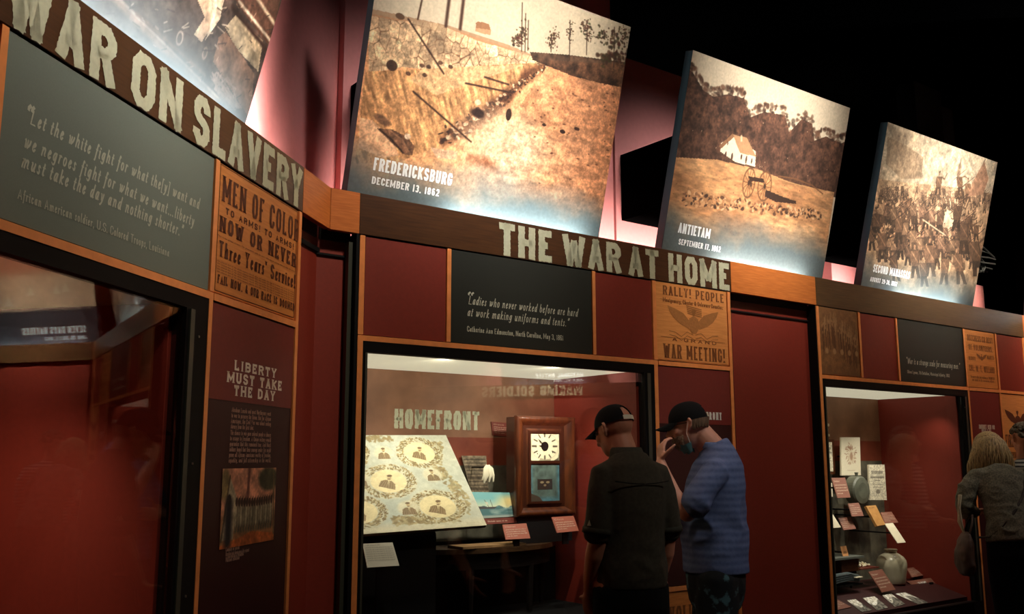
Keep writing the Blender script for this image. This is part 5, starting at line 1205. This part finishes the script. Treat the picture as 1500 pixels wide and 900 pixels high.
def fold(f1, f2, amp, seed=0, band=None):
    def w(co):
        n_ = mnoise.noise(Vector((co.x * f1 + seed, co.y * f1, co.z * f2))) ; n_ = (1 - abs(n_) * 2.2)
        k_ = 1 if band is None else .35 + 1.4 * max(0, 1 - abs(co.z - band[0]) / band[1])
        return amp * n_ * k_
    return w
SKIN = mat('skin_warm', (196, 132, 104), .55, .06, 18, spec=.35)
SKIN2 = mat('skin_fair', (212, 152, 128), .55, .06, 18, spec=.35)
def head(bm, c, R, s=1.0, beard=False):
    """local head: face looks along +y; c is the head centre at eye height"""
    def P(x, y, z): return Vector(c) + R @ (Vector((x, y, z)) * s)
    R3_ = R
    ball(bm, P(0, -.012, .028), (.076 * s, .094 * s, .088 * s), R3_); ball(bm, P(0, .012, -.03), (.062 * s, .074 * s, .088 * s), R3_)
    ball(bm, P(0, .045, -.082), (.036 * s, .036 * s, .03 * s), R3_); ball(bm, P(0, .028, -.062), (.054 * s, .056 * s, .045 * s), R3_)
    tube(bm, [P(0, .078, .012), P(0, .094, -.012), P(0, .105, -.03)], [.009 * s, .012 * s, .016 * s], 10)
    for sx in (-1, 1):
        ball(bm, P(sx * .012, .092, -.034), (.009 * s, .01 * s, .008 * s), R3_)
        ball(bm, P(sx * .031, .072, .022), (.024 * s, .014 * s, .008 * s), R3_)          # brow
        ball(bm, P(sx * .045, .056, -.022), (.022 * s, .02 * s, .02 * s), R3_)            # cheek
        tube(bm, [P(sx * .073, -.008, .022), P(sx * .086, -.018, .030), P(sx * .090, -.026, .014), P(sx * .084, -.018, -.012), P(sx * .074, -.006, -.026)], [.006 * s, .007 * s, .007 * s, .006 * s, .007 * s], 8)
        ball(bm, P(sx * .078, -.012, .0), (.008 * s, .012 * s, .022 * s), R3_)
    for dz, r_ in ((-.055, .008), (-.066, .009)): tube(bm, [P(-.022, .076, dz), P(0, .088, dz), P(.022, .076, dz)], [.004 * s, r_ * s, .004 * s], 8)
    return P
def eyes(P, parent, s=1):
    for sx in (-1, 1):
        bm = bmesh.new(); ball(bm, P(sx * .031, .074, .004), (.0125 * s,) * 3, seg=12, ring=8); link('eye', bm, mat('eye_white', (210, 200, 190), .2), parent=parent, smooth=True)
        bm = bmesh.new(); ball(bm, P(sx * .031, .084, .004), (.006 * s, .004 * s, .006 * s), seg=10, ring=6); link('iris', bm, mat('dark_iris', (40, 30, 24), .2), parent=parent, smooth=True)
def hand(bm, wrist, pd, pn, curl=.5, right=True, s=1.0, spread=.12, point=None):
    """palm from the wrist along pd with palm normal pn; five separate fingers"""
    pd = Vector(pd).normalized(); pn = Vector(pn); pn = (pn - pd * pn.dot(pd)).normalized(); sd = pd.cross(pn) * (1 if right else -1); w = Vector(wrist)
    tube(bm, [w, w + pd * .03 * s, w + pd * .065 * s, w + pd * .088 * s], [(.026 * s, .018 * s), (.034 * s, .017 * s), (.040 * s, .015 * s), (.038 * s, .012 * s)], 12, side=sd)
    for i, (o_, l) in enumerate(((-.030, .062), (-.0105, .072), (.010, .078), (.030, .070))):
        a0 = o_ * spread * 30 * .1; cu = curl if point is None or i != point else .08
        p = w + pd * (.082 - abs(i - 2) * .004) * s + sd * o_ * s; d = (pd + sd * a0).normalized(); pts = [p]
        for seg_, f in enumerate((.45, .32, .23)):
            a = cu * (.6, 1.1, .9)[seg_]; d = (d * math.cos(a) + pn * math.sin(a)).normalized(); p = p + d * l * f * s; pts.append(p)
        tube(bm, pts, [.0088 * s, .0084 * s, .0076 * s, .0062 * s], 8, side=sd)
    p = w + pd * .022 * s + sd * .026 * s; d = (sd * .9 + pd * .55 + pn * .3).normalized(); pts = [p]
    for f, b_ in ((.036, .1), (.03, .35), (.024, .35)):
        p = p + d * f * s; pts.append(p); d = (d + pd * b_ + pn * b_ * .6).normalized()
    tube(bm, pts, [.014 * s, .011 * s, .010 * s, .0075 * s], 8)
def cap_mesh(P, R, s=1.0, back_hole=True):
    bm = bmesh.new(); n = 36; rings = []
    for j in range(10):
        a = j / 9 * math.pi / 2 * .97
        k_ = math.cos(a) ** .86; z = .022 + .098 * math.sin(a) ** 1.0
        rings.append([bm.verts.new(P(.083 * k_ * math.cos(2 * math.pi * i / n), -.010 + .102 * k_ * math.sin(2 * math.pi * i / n), z)) for i in range(n)])
    for j, (a, b) in enumerate(zip(rings, rings[1:])):
        for i in range(n):
            an = 2 * math.pi * (i + .5) / n
            if back_hole and abs(an - 1.5 * math.pi) < .42 and 1 <= j < 4 + (abs(an - 1.5 * math.pi) < .26): continue
            bm.faces.new((a[i], a[(i + 1) % n], b[(i + 1) % n], b[i]))
    bm.faces.new(rings[-1]); return bm
def brim_mesh(P):
    bm = bmesh.new(); T_, B_ = [], []
    for i in range(17):
        t = (i / 16 - .5) * 2; a = t * 1.05
        i0 = (.080 * math.sin(a) * 1.0, -.010 + .100 * math.cos(a)); o_ = (.080 * math.sin(a) * .98, .085 + .078 * math.sqrt(max(0, 1 - t * t)) + (.0 if abs(t) < 1 else 0))
        dz = -.014 * (t * t) - 0
        T_.append((bm.verts.new(P(i0[0], i0[1], .030 + dz * .4)), bm.verts.new(P(o_[0], max(o_[1], i0[1]), .014 + dz * 1.4)))); B_.append((bm.verts.new(P(i0[0], i0[1], .026 + dz * .4)), bm.verts.new(P(o_[0], max(o_[1], i0[1]), .010 + dz * 1.4))))
    for Q in (T_, B_):
        for a, b in zip(Q, Q[1:]): bm.faces.new((a[0], a[1], b[1], b[0]))
    for a, b, c, d in zip(T_, T_[1:], B_, B_[1:]): bm.faces.new((a[1], c[1], d[1], b[1]))
    return bm
def at_px(x, w, z=0):
    """stand a person at distance w in front of the middle wall under pixel column x"""
    X, Z = px(M, x, 700, -w); return M @ Vector((X, -w, z))
def facing(p, yaw): return Matrix.Translation(p) @ Matrix.Rotation(yaw, 4, 'Z')      # local +y is forward

# ---- man in the dark polo, seen from behind, standing at the homefront case
p = at_px(921, .60); h = thing('person', 'man seen from behind in dark polo shirt and black cap, at the homefront case', 'person', facing(p, math.radians(22)), (0, 0, 0), 'visitors')
Rh = Matrix.Rotation(math.radians(20), 3, 'Z') @ Matrix.Rotation(math.radians(-17), 3, 'X')
hc = (-.035, .070, 1.585)
bm = bmesh.new(); P = head(bm, hc, Rh)
tube(bm, [(0, -.01, 1.38), (-.005, .012, 1.46), (-.02, .045, 1.55)], [.074, .062, .060], 16)
tube(bm, [(0, 0, .95), (0, 0, 1.2), (0, -.01, 1.38), (0, 0, 1.43)], [(.14, .09), (.14, .095), (.16, .085), (.08, .06)], 20)
# arms hang, forearms slightly forward, hands in the front pockets
for sx in (-1, 1):
    tube(bm, [(sx * .135, -.01, 1.38), (sx * .165, -.03, 1.27), (sx * .174, -.035, 1.13), (sx * .180, .0, 1.03), (sx * .176, .05, .92), (sx * .16, .09, .85)], [.046, .047, .043, .044, .036, .028], 14)
    hand(bm, (sx * .173, .095, .845), (-sx * .25, .35, -.9), (-sx * .8, .2, 0), .35, sx > 0)
for sx in (-1, 1): tube(bm, [(sx * .10, .0, .90), (sx * .105, .01, .5), (sx * .11, -.01, .10), (sx * .11, -.01, .06)], [.08, .055, .04, .04], 12)
solid('body', bm, SKIN, h, .0058, 3); eyes(P, h)
POLO = cloth_mat('dark_olive_polo_knit', (66, 61, 50))
bm = bmesh.new()
tube(bm, [(0, .0, .885), (0, .0, .93), (0, -.002, 1.02), (0, -.006, 1.13), (0, -.012, 1.24), (0, -.02, 1.34), (0, -.014, 1.420), (0, -.002, 1.475)], [(.172, .128), (.174, .130), (.162, .124), (.160, .124), (.168, .126), (.174, .114), (.142, .092), (.078, .070)], 30, cap=False)
for sx in (-1, 1): tube(bm, [(sx * .08, -.01, 1.415), (sx * .136, -.015, 1.385), (sx * .162, -.03, 1.30), (sx * .176, -.036, 1.19), (sx * .183, -.03, 1.135)], [.046, .062, .058, .058, .062], 18)
solid('polo_shirt', bm, POLO, h, .0075, 5, fold(9, 14, .006, 3, (.98, .10)), hole=None)
bm = bmesh.new()
for k_, (r_, z0_, z1_) in enumerate(((.072, 1.425, 1.478),)):
    n = 28; A = [[bm.verts.new((r2 * math.cos(2 * math.pi * i / n) + oy * 0, r2 * .95 * math.sin(2 * math.pi * i / n) + .004 + oy, z)) for i in range(n)] for r2, z, oy in ((.086, 1.45, .002), (.074, 1.468, .006), (.068, 1.508, .018), (.073, 1.506, .018), (.082, 1.47, .006), (.094, 1.446, .0))]
    for a, b in zip(A, A[1:]):
        for i in range(n):
            if abs(2 * math.pi * (i + .5) / n - math.pi / 2) < .25: continue
            bm.faces.new((a[i], a[(i + 1) % n], b[(i + 1) % n], b[i]))
link('collar', bm, cloth_mat('collar_rib', (60, 58, 48)), parent=h, smooth=True)
for sx in (-1, 1):
    bm = bmesh.new(); tube(bm, [(sx * .181, -.03, 1.152), (sx * .184, -.029, 1.126)], [.0655, .0665], 18, cap=False); link('cuff', bm, cloth_mat('collar_rib', (60, 58, 48)), parent=h, smooth=True)
# yoke seam
bm = bmesh.new(); tube(bm, [(x * .9, -.120 - .016 * (1 - (x / .15) ** 2) - .004, 1.345 + .012 * (x / .15) ** 2) for x in [i * .015 - .15 for i in range(21)]], [.0022] * 21, 6); link('yoke_seam', bm, BLACK, parent=h)
TRS = cloth_mat('black_trousers', (13, 13, 14))
bm = bmesh.new(); tube(bm, [(0, .0, .80), (0, .0, .90), (0, 0, .96)], [(.172, .13), (.170, .126), (.15, .11)], 26)
for sx in (-1, 1): tube(bm, [(sx * .085, .0, .88), (sx * .095, .0, .70), (sx * .105, .005, .48), (sx * .11, -.01, .25), (sx * .112, -.01, .05)], [.098, .09, .076, .066, .064], 18)
solid('trousers', bm, TRS, h, .010, 4)
for sx in (-1, 1):
    bm = bmesh.new(); tube(bm, [(sx * .112, -.06, .035), (sx * .113, .0, .04), (sx * .118, .09, .035), (sx * .12, .15, .028)], [(.036, .033), (.042, .038), (.046, .034), (.038, .026)], 12); link('shoe', bm, BLACK, parent=h, smooth=True)
CAPM = mat('black_cap_cloth', (12, 12, 14), .9, spec=.2)
bm = cap_mesh(P, Rh); o = link('cap', bm, CAPM, parent=h, smooth=True)
o2 = link('brim', brim_mesh(P), CAPM, parent=o, smooth=True)
bm = bmesh.new(); V_ = []
for i in range(9):
    a = 1.5 * math.pi + (i / 8 - .5) * .86; V_.append((bm.verts.new(P(.0855 * math.cos(a), -.010 + .1045 * math.sin(a), .020)), bm.verts.new(P(.0845 * math.cos(a), -.010 + .1035 * math.sin(a), .041))))
for a, b in zip(V_, V_[1:]): bm.faces.new((a[0], a[1], b[1], b[0]))
o3 = link('strap', bm, mat('cream_strap', (214, 204, 180), .7), parent=o, smooth=True); o3['label'] = 'cream adjusting strap across the back opening'
bm = bmesh.new(); ball(bm, P(0, -.01, .119), (.007, .007, .004), seg=10, ring=6); link('button', bm, CAPM, parent=o)
# small pale logo on the left sleeve
bm = bmesh.new(); f_ = bm.faces.new([bm.verts.new(q) for q in ((-.243, -.055, 1.165), (-.235, -.08, 1.165), (-.237, -.066, 1.19))]); o = link('sleeve_logo', bm, mat('pale_thread', (190, 190, 176), .7), parent=h)

# ---- man in the blue T-shirt, in profile, hand on his chin
p = at_px(1043, .42); h = thing('person', 'bearded man in blue T-shirt and black cap, hand to his chin', 'person', facing(p, math.radians(84)), (0, 0, 0), 'visitors')
# local +y is image left; local -x is towards the viewer
Rh = Matrix.Rotation(math.radians(-8), 3, 'Z') @ Matrix.Rotation(math.radians(-12), 3, 'X')
hc = (-.01, .118, 1.628)
bm = bmesh.new(); P = head(bm, hc, Rh, 1.04)
tube(bm, [(0, -.035, 1.45), (0, -.002, 1.52), (0, .06, 1.59)], [.080, .068, .066], 16)
tube(bm, [(0, .0, .95), (0, .0, 1.2), (0, -.02, 1.38), (0, -.02, 1.45)], [(.13, .10), (.14, .11), (.16, .09), (.08, .06)], 20)
# left arm (near the viewer): elbow bent, hand at the chin; right arm hangs behind
tube(bm, [(-.16, .0, 1.40), (-.205, .07, 1.30), (-.215, .150, 1.19)], [.052, .047, .044], 14)
tube(bm, [(-.215, .150, 1.19), (-.185, .215, 1.28), (-.14, .255, 1.385), (-.115, .268, 1.435)], [.046, .043, .034, .027], 14)
hand(bm, (-.113, .270, 1.440), (.30, -.10, 1), (.45, -1, -.1), .62, False, 1.0, point=None)
tube(bm, [(.16, -.02, 1.40), (.21, .02, 1.28), (.20, .08, 1.16), (.12, .19, 1.12), (.02, .23, 1.14)], [.052, .047, .043, .038, .028], 14)
hand(bm, (.015, .232, 1.14), (-1, .1, .1), (0, -1, 0), .4, True)
for sx in (-1, 1): tube(bm, [(sx * .10, .0, .88), (sx * .105, .01, .50), (sx * .11, -.02, .10), (sx * .11, -.01, .06)], [.08, .056, .042, .04], 14)
solid('body', bm, SKIN2, h, .0058, 3); eyes(P, h, 1.04)
BLUE = cloth_mat('heather_blue_knit', (92, 106, 146), stripe=(9.0, (124, 138, 178), .55))
bm = bmesh.new()
tube(bm, [(0, -.005, .885), (0, -.005, .93), (0, -.002, 1.04), (0, .002, 1.14), (0, -.004, 1.24), (0, -.02, 1.33), (0, -.034, 1.425), (0, -.030, 1.495), (0, -.014, 1.535)], [(.185, .166), (.186, .166), (.182, .166), (.185, .164), (.190, .158), (.190, .150), (.168, .128), (.11, .094), (.080, .074)], 30, cap=False)
tube(bm, [(-.10, -.02, 1.42), (-.170, .0, 1.39), (-.210, .055, 1.32), (-.224, .105, 1.245)], [.05, .072, .068, .074], 18)
tube(bm, [(.10, -.02, 1.42), (.17, -.02, 1.39), (.21, .01, 1.30), (.215, .045, 1.22)], [.05, .072, .068, .074], 18)
solid('t_shirt', bm, BLUE, h, .0075, 5, fold(7, 9, .009, 11, (1.12, .16)))
bm = bmesh.new(); n = 28; A = [[bm.verts.new((r2 * math.cos(2 * math.pi * i / n), r2 * .92 * math.sin(2 * math.pi * i / n) + oy, z)) for i in range(n)] for r2, z, oy in ((.090, 1.508, -.022), (.080, 1.532, -.010), (.076, 1.540, -.004), (.084, 1.534, -.012), (.094, 1.508, -.024))]
for a, b in zip(A, A[1:]):
    for i in range(n): bm.faces.new((a[i], a[(i + 1) % n], b[(i + 1) % n], b[i]))
link('neckband', bm, cloth_mat('blue_rib', (104, 122, 164)), parent=h, smooth=True)
SH = mat('teal_camouflage_cloth', (16, 18, 20), .9, scale=14, rgb2=(16, 18, 20)); nt = SH.node_tree; cr = [n_ for n_ in nt.nodes if n_.type == 'VALTORGB'][0]
cr.color_ramp.elements[0].color = lin((10, 13, 16)); cr.color_ramp.elements[1].color = lin((70, 104, 110)); cr.color_ramp.elements[0].position = .56; cr.color_ramp.elements[1].position = .62
bm = bmesh.new(); tube(bm, [(0, .0, .80), (0, .0, .88), (0, 0, .95)], [(.175, .15), (.172, .146), (.15, .12)], 26)
for sx in (-1, 1): tube(bm, [(sx * .09, .0, .86), (sx * .10, .01, .70), (sx * .11, .01, .50), (sx * .112, .01, .46)], [.11, .105, .098, .10], 18)
solid('shorts', bm, SH, h, .010, 4, fold(8, 8, .006, 5))
for sx in (-1, 1):
    bm = bmesh.new(); tube(bm, [(sx * .112, -.08, .035), (sx * .113, .0, .042), (sx * .118, .09, .035), (sx * .12, .15, .028)], [(.036, .033), (.042, .038), (.046, .034), (.038, .026)], 12); link('shoe', bm, BLACK, parent=h, smooth=True)
o = link('cap', cap_mesh(P, Rh, back_hole=True), CAPM, parent=h, smooth=True); link('brim', brim_mesh(P), CAPM, parent=o, smooth=True)
bm = bmesh.new(); V_ = []
for i in range(9):
    a = 1.5 * math.pi + (i / 8 - .5) * .7; V_.append((bm.verts.new(P(.086 * math.cos(a), -.010 + .1055 * math.sin(a), .022)), bm.verts.new(P(.085 * math.cos(a), -.010 + .1045 * math.sin(a), .042))))
for a, b in zip(V_, V_[1:]): bm.faces.new((a[0], a[1], b[1], b[0]))
o3 = link('strap', bm, mat('cream_strap', (214, 204, 180), .7), parent=o, smooth=True); o3['label'] = 'pale strap at the back of the cap'
# hair below the cap, beard, glasses, lowered blue mask
HAIR = mat('grey_brown_hair', (126, 98, 74), .8, scale=40, stretch=(1, 1, .2), rgb2=(84, 62, 46), bump=.3)
bm = bmesh.new()
for i in range(60):
    a = math.pi * (1.05 + .9 * i / 59); r_ = random.Random(i); x, y = .074 * math.cos(a), -.012 + .094 * math.sin(a)
    tube(bm, [P(x, y, .030), P(x * 1.03, y * 1.01, .008), P(x * (1.0 + .03 * r_.random()), y * .96, -.012 - .016 * r_.random())], [.006, .006, .003], 6)
link('hair', bm, HAIR, parent=h, smooth=True)['kind'] = 'stuff'
BEARD = mat('grey_beard', (150, 124, 102), .9, scale=60, rgb2=(104, 80, 62), bump=.4)
bm = bmesh.new()
for i in range(150):
    r_ = random.Random(i + 100); t = r_.uniform(-1, 1); a = math.pi / 2 + t * 1.35; zz = -.045 - .045 * r_.random() * (1 - .3 * abs(t))
    x, y = .060 * math.cos(a), .018 + .066 * math.sin(a) * (1 if zz > -.07 else .8)
    tube(bm, [P(x, y, zz), P(x * 1.06, y * 1.05 + .004, zz - .014), P(x * 1.0, y * 1.02, zz - .03)], [.006, .0065, .002], 6)
link('beard', bm, BEARD, parent=h, smooth=True)['kind'] = 'stuff'
bm = bmesh.new(); tube(bm, [P(-.080, -.01, .012), P(-.074, .04, .012), P(-.062, .082, .012)], [.002] * 3, 6); tube(bm, [P(.080, -.01, .012), P(.074, .04, .012), P(.062, .082, .012)], [.002] * 3, 6)
for sx in (-1, 1): tube(bm, [P(sx * .034 + .022 * math.cos(t * .785), .096, .004 + .016 * math.sin(t * .785)) for t in range(9)], [.0016] * 9, 6)
tube(bm, [P(-.012, .098, .008), P(.012, .098, .008)], [.0016, .0016], 6); link('glasses', bm, BLACK_METAL, parent=h)
MSK = mat('teal_mask_cloth', (70, 120, 132), .8, .1, 30)
bm = bmesh.new(); rows = []
for i in range(13):
    a = math.pi / 2 + (i / 12 - .5) * 3.3; rows.append([bm.verts.new(P(.078 * math.cos(a), .004 + .078 * math.sin(a) * (1 - .15 * j), -.088 - .016 * j + .006 * math.sin(i * 1.7 + j * 2))) for j in range(4)])
for a, b in zip(rows, rows[1:]):
    for j in range(3): bm.faces.new((a[j], b[j], b[j + 1], a[j + 1]))
o = link('face_mask', bm, MSK, parent=h, smooth=True); md = None
bm = bmesh.new(); tube(bm, [P(-.084, -.012, .02), P(-.082, .01, -.04), P(-.078, .004, -.088)], [.0018] * 3, 6); link('mask_loop', bm, mat('white_elastic', (210, 210, 204), .8), parent=o)

# ---- woman in the grey top leaning towards the far case
p = at_px(1478, .52); h = thing('person', 'blonde woman in heather grey top and dark trousers, leaning in, back to us', 'person', facing(p, math.radians(-8)), (0, 0, 0), 'visitors')
Rh = Matrix.Rotation(math.radians(8), 3, 'Z') @ Matrix.Rotation(math.radians(-30), 3, 'X')
hc = (-.03, .28, 1.52)
bm = bmesh.new(); P = head(bm, hc, Rh, .96)
tube(bm, [(0, .16, 1.34), (-.02, .22, 1.40), (-.04, .27, 1.46)], [.06, .052, .052], 14)
tube(bm, [(0, -.02, .95), (0, .03, 1.1), (0, .10, 1.26), (0, .16, 1.35)], [(.14, .10), (.12, .09), (.15, .09), (.12, .07)], 18)
tube(bm, [(-.15, .13, 1.33), (-.245, .12, 1.24), (-.27, .10, 1.13), (-.20, .24, 1.08), (-.12, .34, 1.08)], [.045, .042, .038, .033, .025], 12)
hand(bm, (-.115, .345, 1.08), (.5, 1, 0), (.4, 0, -1), .4, False, .92)
tube(bm, [(.15, .13, 1.33), (.23, .13, 1.22), (.25, .14, 1.12), (.22, .28, 1.08), (.16, .38, 1.10)], [.045, .042, .038, .033, .025], 12)
hand(bm, (.155, .385, 1.10), (-.4, 1, .1), (-.4, 0, -1), .4, True, .92)
for sx in (-1, 1): tube(bm, [(sx * .09, -.02, .90), (sx * .09, .0, .48), (sx * .09, -.03, .09), (sx * .09, -.03, .06)], [.08, .05, .038, .038], 12)
solid('body', bm, SKIN2, h, .0058, 3); eyes(P, h, .96)
GREYT = cloth_mat('heather_grey_knit', (128, 124, 108), rgb2=(86, 84, 74), scale=90)
bm = bmesh.new()
tube(bm, [(0, -.05, .89), (0, -.04, .95), (0, -.01, 1.04), (0, .04, 1.14), (0, .09, 1.24), (0, .135, 1.32), (0, .165, 1.365), (0, .18, 1.39)], [(.195, .150), (.188, .145), (.165, .125), (.168, .12), (.185, .118), (.180, .105), (.13, .085), (.08, .06)], 28, cap=False)
tube(bm, [(-.08, .135, 1.34), (-.155, .13, 1.33), (-.245, .115, 1.24), (-.275, .095, 1.135), (-.255, .15, 1.09), (-.20, .24, 1.075), (-.15, .31, 1.075)], [.05, .066, .064, .062, .056, .046, .038], 16)
tube(bm, [(.08, .135, 1.34), (.155, .13, 1.33), (.235, .125, 1.22), (.255, .13, 1.12), (.24, .19, 1.09), (.21, .29, 1.075), (.17, .36, 1.09)], [.05, .066, .064, .062, .056, .046, .038], 16)
solid('knit_top', bm, GREYT, h, .0080, 5, fold(8, 16, .008, 21))
bm = bmesh.new(); tube(bm, [(0, -.05, .80), (0, -.05, .90), (0, -.03, .96)], [(.182, .145), (.178, .14), (.15, .11)], 24)
for sx in (-1, 1): tube(bm, [(sx * .09, -.045, .88), (sx * .095, -.02, .70), (sx * .095, .0, .48), (sx * .095, -.03, .25), (sx * .095, -.03, .05)], [.105, .095, .072, .062, .058], 18)
solid('trousers', bm, cloth_mat('dark_navy_denim', (14, 17, 22)), h, .010, 4)
for sx in (-1, 1):
    bm = bmesh.new(); tube(bm, [(sx * .095, -.08, .035), (sx * .095, .0, .04), (sx * .10, .08, .03), (sx * .10, .12, .025)], [(.032, .03), (.036, .035), (.04, .03), (.034, .024)], 12); link('shoe', bm, BLACK, parent=h, smooth=True)
# shoulder-length straight blonde hair
BLON = mat('ash_blonde_hair', (196, 166, 112), .6, scale=30, stretch=(6, 6, .3), rgb2=(112, 90, 58), bump=.35)
bm = bmesh.new(); ball(bm, P(0, -.02, .035), (.098, .108, .090), Rh, 24, 16)
for layer in range(4):
    for i in range(64):
        r_ = random.Random(i + 64 * layer); a = math.pi * (.90 + 1.2 * i / 63); k_ = 1.04 + .06 * layer; x, y = .092 * k_ * math.cos(a), -.02 + .100 * k_ * math.sin(a)
        L_ = .25 + .06 * r_.random() - .02 * layer; top = P(x * .75, y * .75, .075); mid = P(x, y, .01); low = mid + Vector((x * .38 + r_.uniform(-.006, .006), -.012 + y * .08, -L_ * .55)); end = low + Vector((r_.uniform(-.014, .014) - x * .05, .004, -L_ * .42))
        tube(bm, [top, mid, low, end], [.006, .010, .0095, .003], 6)
o = link('hair', bm, BLON, parent=h, smooth=True); o['kind'] = 'stuff'
# crossbody strap, brown handbag and pale scarf at her left side
bm = bmesh.new(); tube(bm, [(.15, .10, 1.39), (.12, .035, 1.335), (.09, -.030, 1.26), (.03, -.080, 1.17), (-.04, -.126, 1.08), (-.11, -.138, 1.0), (-.185, -.09, .93), (-.24, -.03, .92)], [(.011, .005)] * 8, 8, side=(1, 0, .6)); link('crossbody_strap', bm, mat('dark_brown_strap', (46, 32, 24), .6), parent=h, smooth=True)
b = thing('handbag', 'brown slouchy handbag hanging at the side of the blonde woman', 'handbag', h.matrix_world, (-.33, .0, .80))
LTH = mat('brown_leather', (70, 44, 32), .55, .2, 14, bump=.1)
bm = bmesh.new(); tube(bm, [(0, 0, -.10), (0, 0, -.06), (0, 0, .02), (.012, 0, .10), (.02, 0, .14)], [(.045, .12), (.055, .135), (.052, .125), (.035, .10), (.014, .08)], 20); solid('bag_body', bm, LTH, b, .008, 3, fold(12, 12, .006, 8))
bm = bmesh.new(); tube(bm, [(.02, -.06, .13), (.05, -.05, .22), (.07, .0, .27), (.05, .05, .22), (.02, .06, .13)], [(.007, .004)] * 5, 8); link('bag_handle', bm, LTH, parent=b, smooth=True)
b = thing('scarf', 'pale fringed scarf hanging beside the elbow of the blonde woman', 'scarf', h.matrix_world, (-.335, .02, 1.10))
SCM = mat('pale_scarf_cloth', (188, 176, 150), .9, .15, 30)
bm = bmesh.new()
for i in range(6): tube(bm, [(.01, -.02 + .008 * i, .10), (-.012 + .003 * i, -.03 + .010 * i, .02), (-.004, -.03 + .011 * i, -.08), (.01 + .004 * i, -.034 + .012 * i, -.155 - .01 * (i % 3))], [.008, .010, .009, .004], 8)
link('scarf_folds', bm, SCM, parent=b, smooth=True)

# ---- partly hidden visitor behind her, grey curly hair
p = at_px(1430, .46) + D2 * .72; h = thing('person', 'visitor with curly grey hair in a striped top, behind the blonde woman', 'person', facing(p, math.radians(-25)), (0, 0, 0), 'visitors')
Rh = Matrix.Rotation(math.radians(25), 3, 'Z'); bm = bmesh.new(); P = head(bm, (0, .03, 1.60), Rh)
tube(bm, [(0, 0, 1.38), (0, .01, 1.45), (0, .02, 1.54)], [.07, .058, .058], 14); tube(bm, [(0, 0, .95), (0, 0, 1.2), (0, -.01, 1.36), (0, 0, 1.42)], [(.13, .09), (.13, .09), (.15, .08), (.08, .06)], 18)
for sx in (-1, 1):
    tube(bm, [(sx * .16, -.01, 1.36), (sx * .21, -.02, 1.24), (sx * .22, 0, 1.10), (sx * .20, .10, 1.0), (sx * .16, .2, .98)], [.046, .043, .04, .034, .026], 12); hand(bm, (sx * .158, .205, .98), (-sx * .2, 1, 0), (0, 0, -1), .4, sx > 0, .95)
    tube(bm, [(sx * .10, 0, .9), (sx * .10, 0, .5), (sx * .10, -.01, .06)], [.08, .055, .04], 12)
solid('body', bm, SKIN2, h, .0075, 3); eyes(P, h)
bm = bmesh.new(); tube(bm, [(0, 0, .88), (0, 0, 1.0), (0, -.01, 1.2), (0, -.015, 1.34), (0, -.01, 1.41), (0, 0, 1.44)], [(.18, .13), (.17, .125), (.175, .12), (.18, .11), (.13, .08), (.075, .065)], 26, cap=False)
for sx in (-1, 1): tube(bm, [(sx * .1, -.01, 1.38), (sx * .165, -.012, 1.365), (sx * .215, -.02, 1.25), (sx * .23, .0, 1.10), (sx * .21, .10, 1.0)], [.045, .06, .058, .055, .045], 16)
ST = cloth_mat('black_white_striped_knit', (30, 30, 32), stripe=(11, (220, 218, 210), 1.0)); solid('striped_top', bm, ST, h, .010, 4)
bm = bmesh.new(); tube(bm, [(0, 0, .82), (0, 0, .95)], [(.17, .125), (.15, .11)], 22)
for sx in (-1, 1): tube(bm, [(sx * .09, 0, .88), (sx * .095, 0, .5), (sx * .10, -.01, .05)], [.10, .074, .06], 16)
solid('trousers', bm, TRS, h, .012, 3)
for sx in (-1, 1):
    bm = bmesh.new(); tube(bm, [(sx * .10, -.06, .03), (sx * .10, .03, .035), (sx * .105, .12, .025)], [(.034, .03), (.04, .034), (.034, .022)], 12); link('shoe', bm, BLACK, parent=h, smooth=True)
bm = bmesh.new(); r = random.Random(5)
for i in range(150):
    a, b_ = r.uniform(0, 6.28), r.uniform(-.1, 1.5)
    if math.sin(a) > .55 and b_ < .8: continue
    ball(bm, P(.082 * math.cos(a) * math.cos(b_), -.015 + .1 * math.sin(a) * math.cos(b_), .02 + .09 * math.sin(b_)), (.02, .018, .016), seg=8, ring=6)
o = link('hair', bm, mat('grey_curly_hair', (122, 112, 94), .8, scale=60, rgb2=(66, 58, 48)), parent=h, smooth=True); o['kind'] = 'stuff'
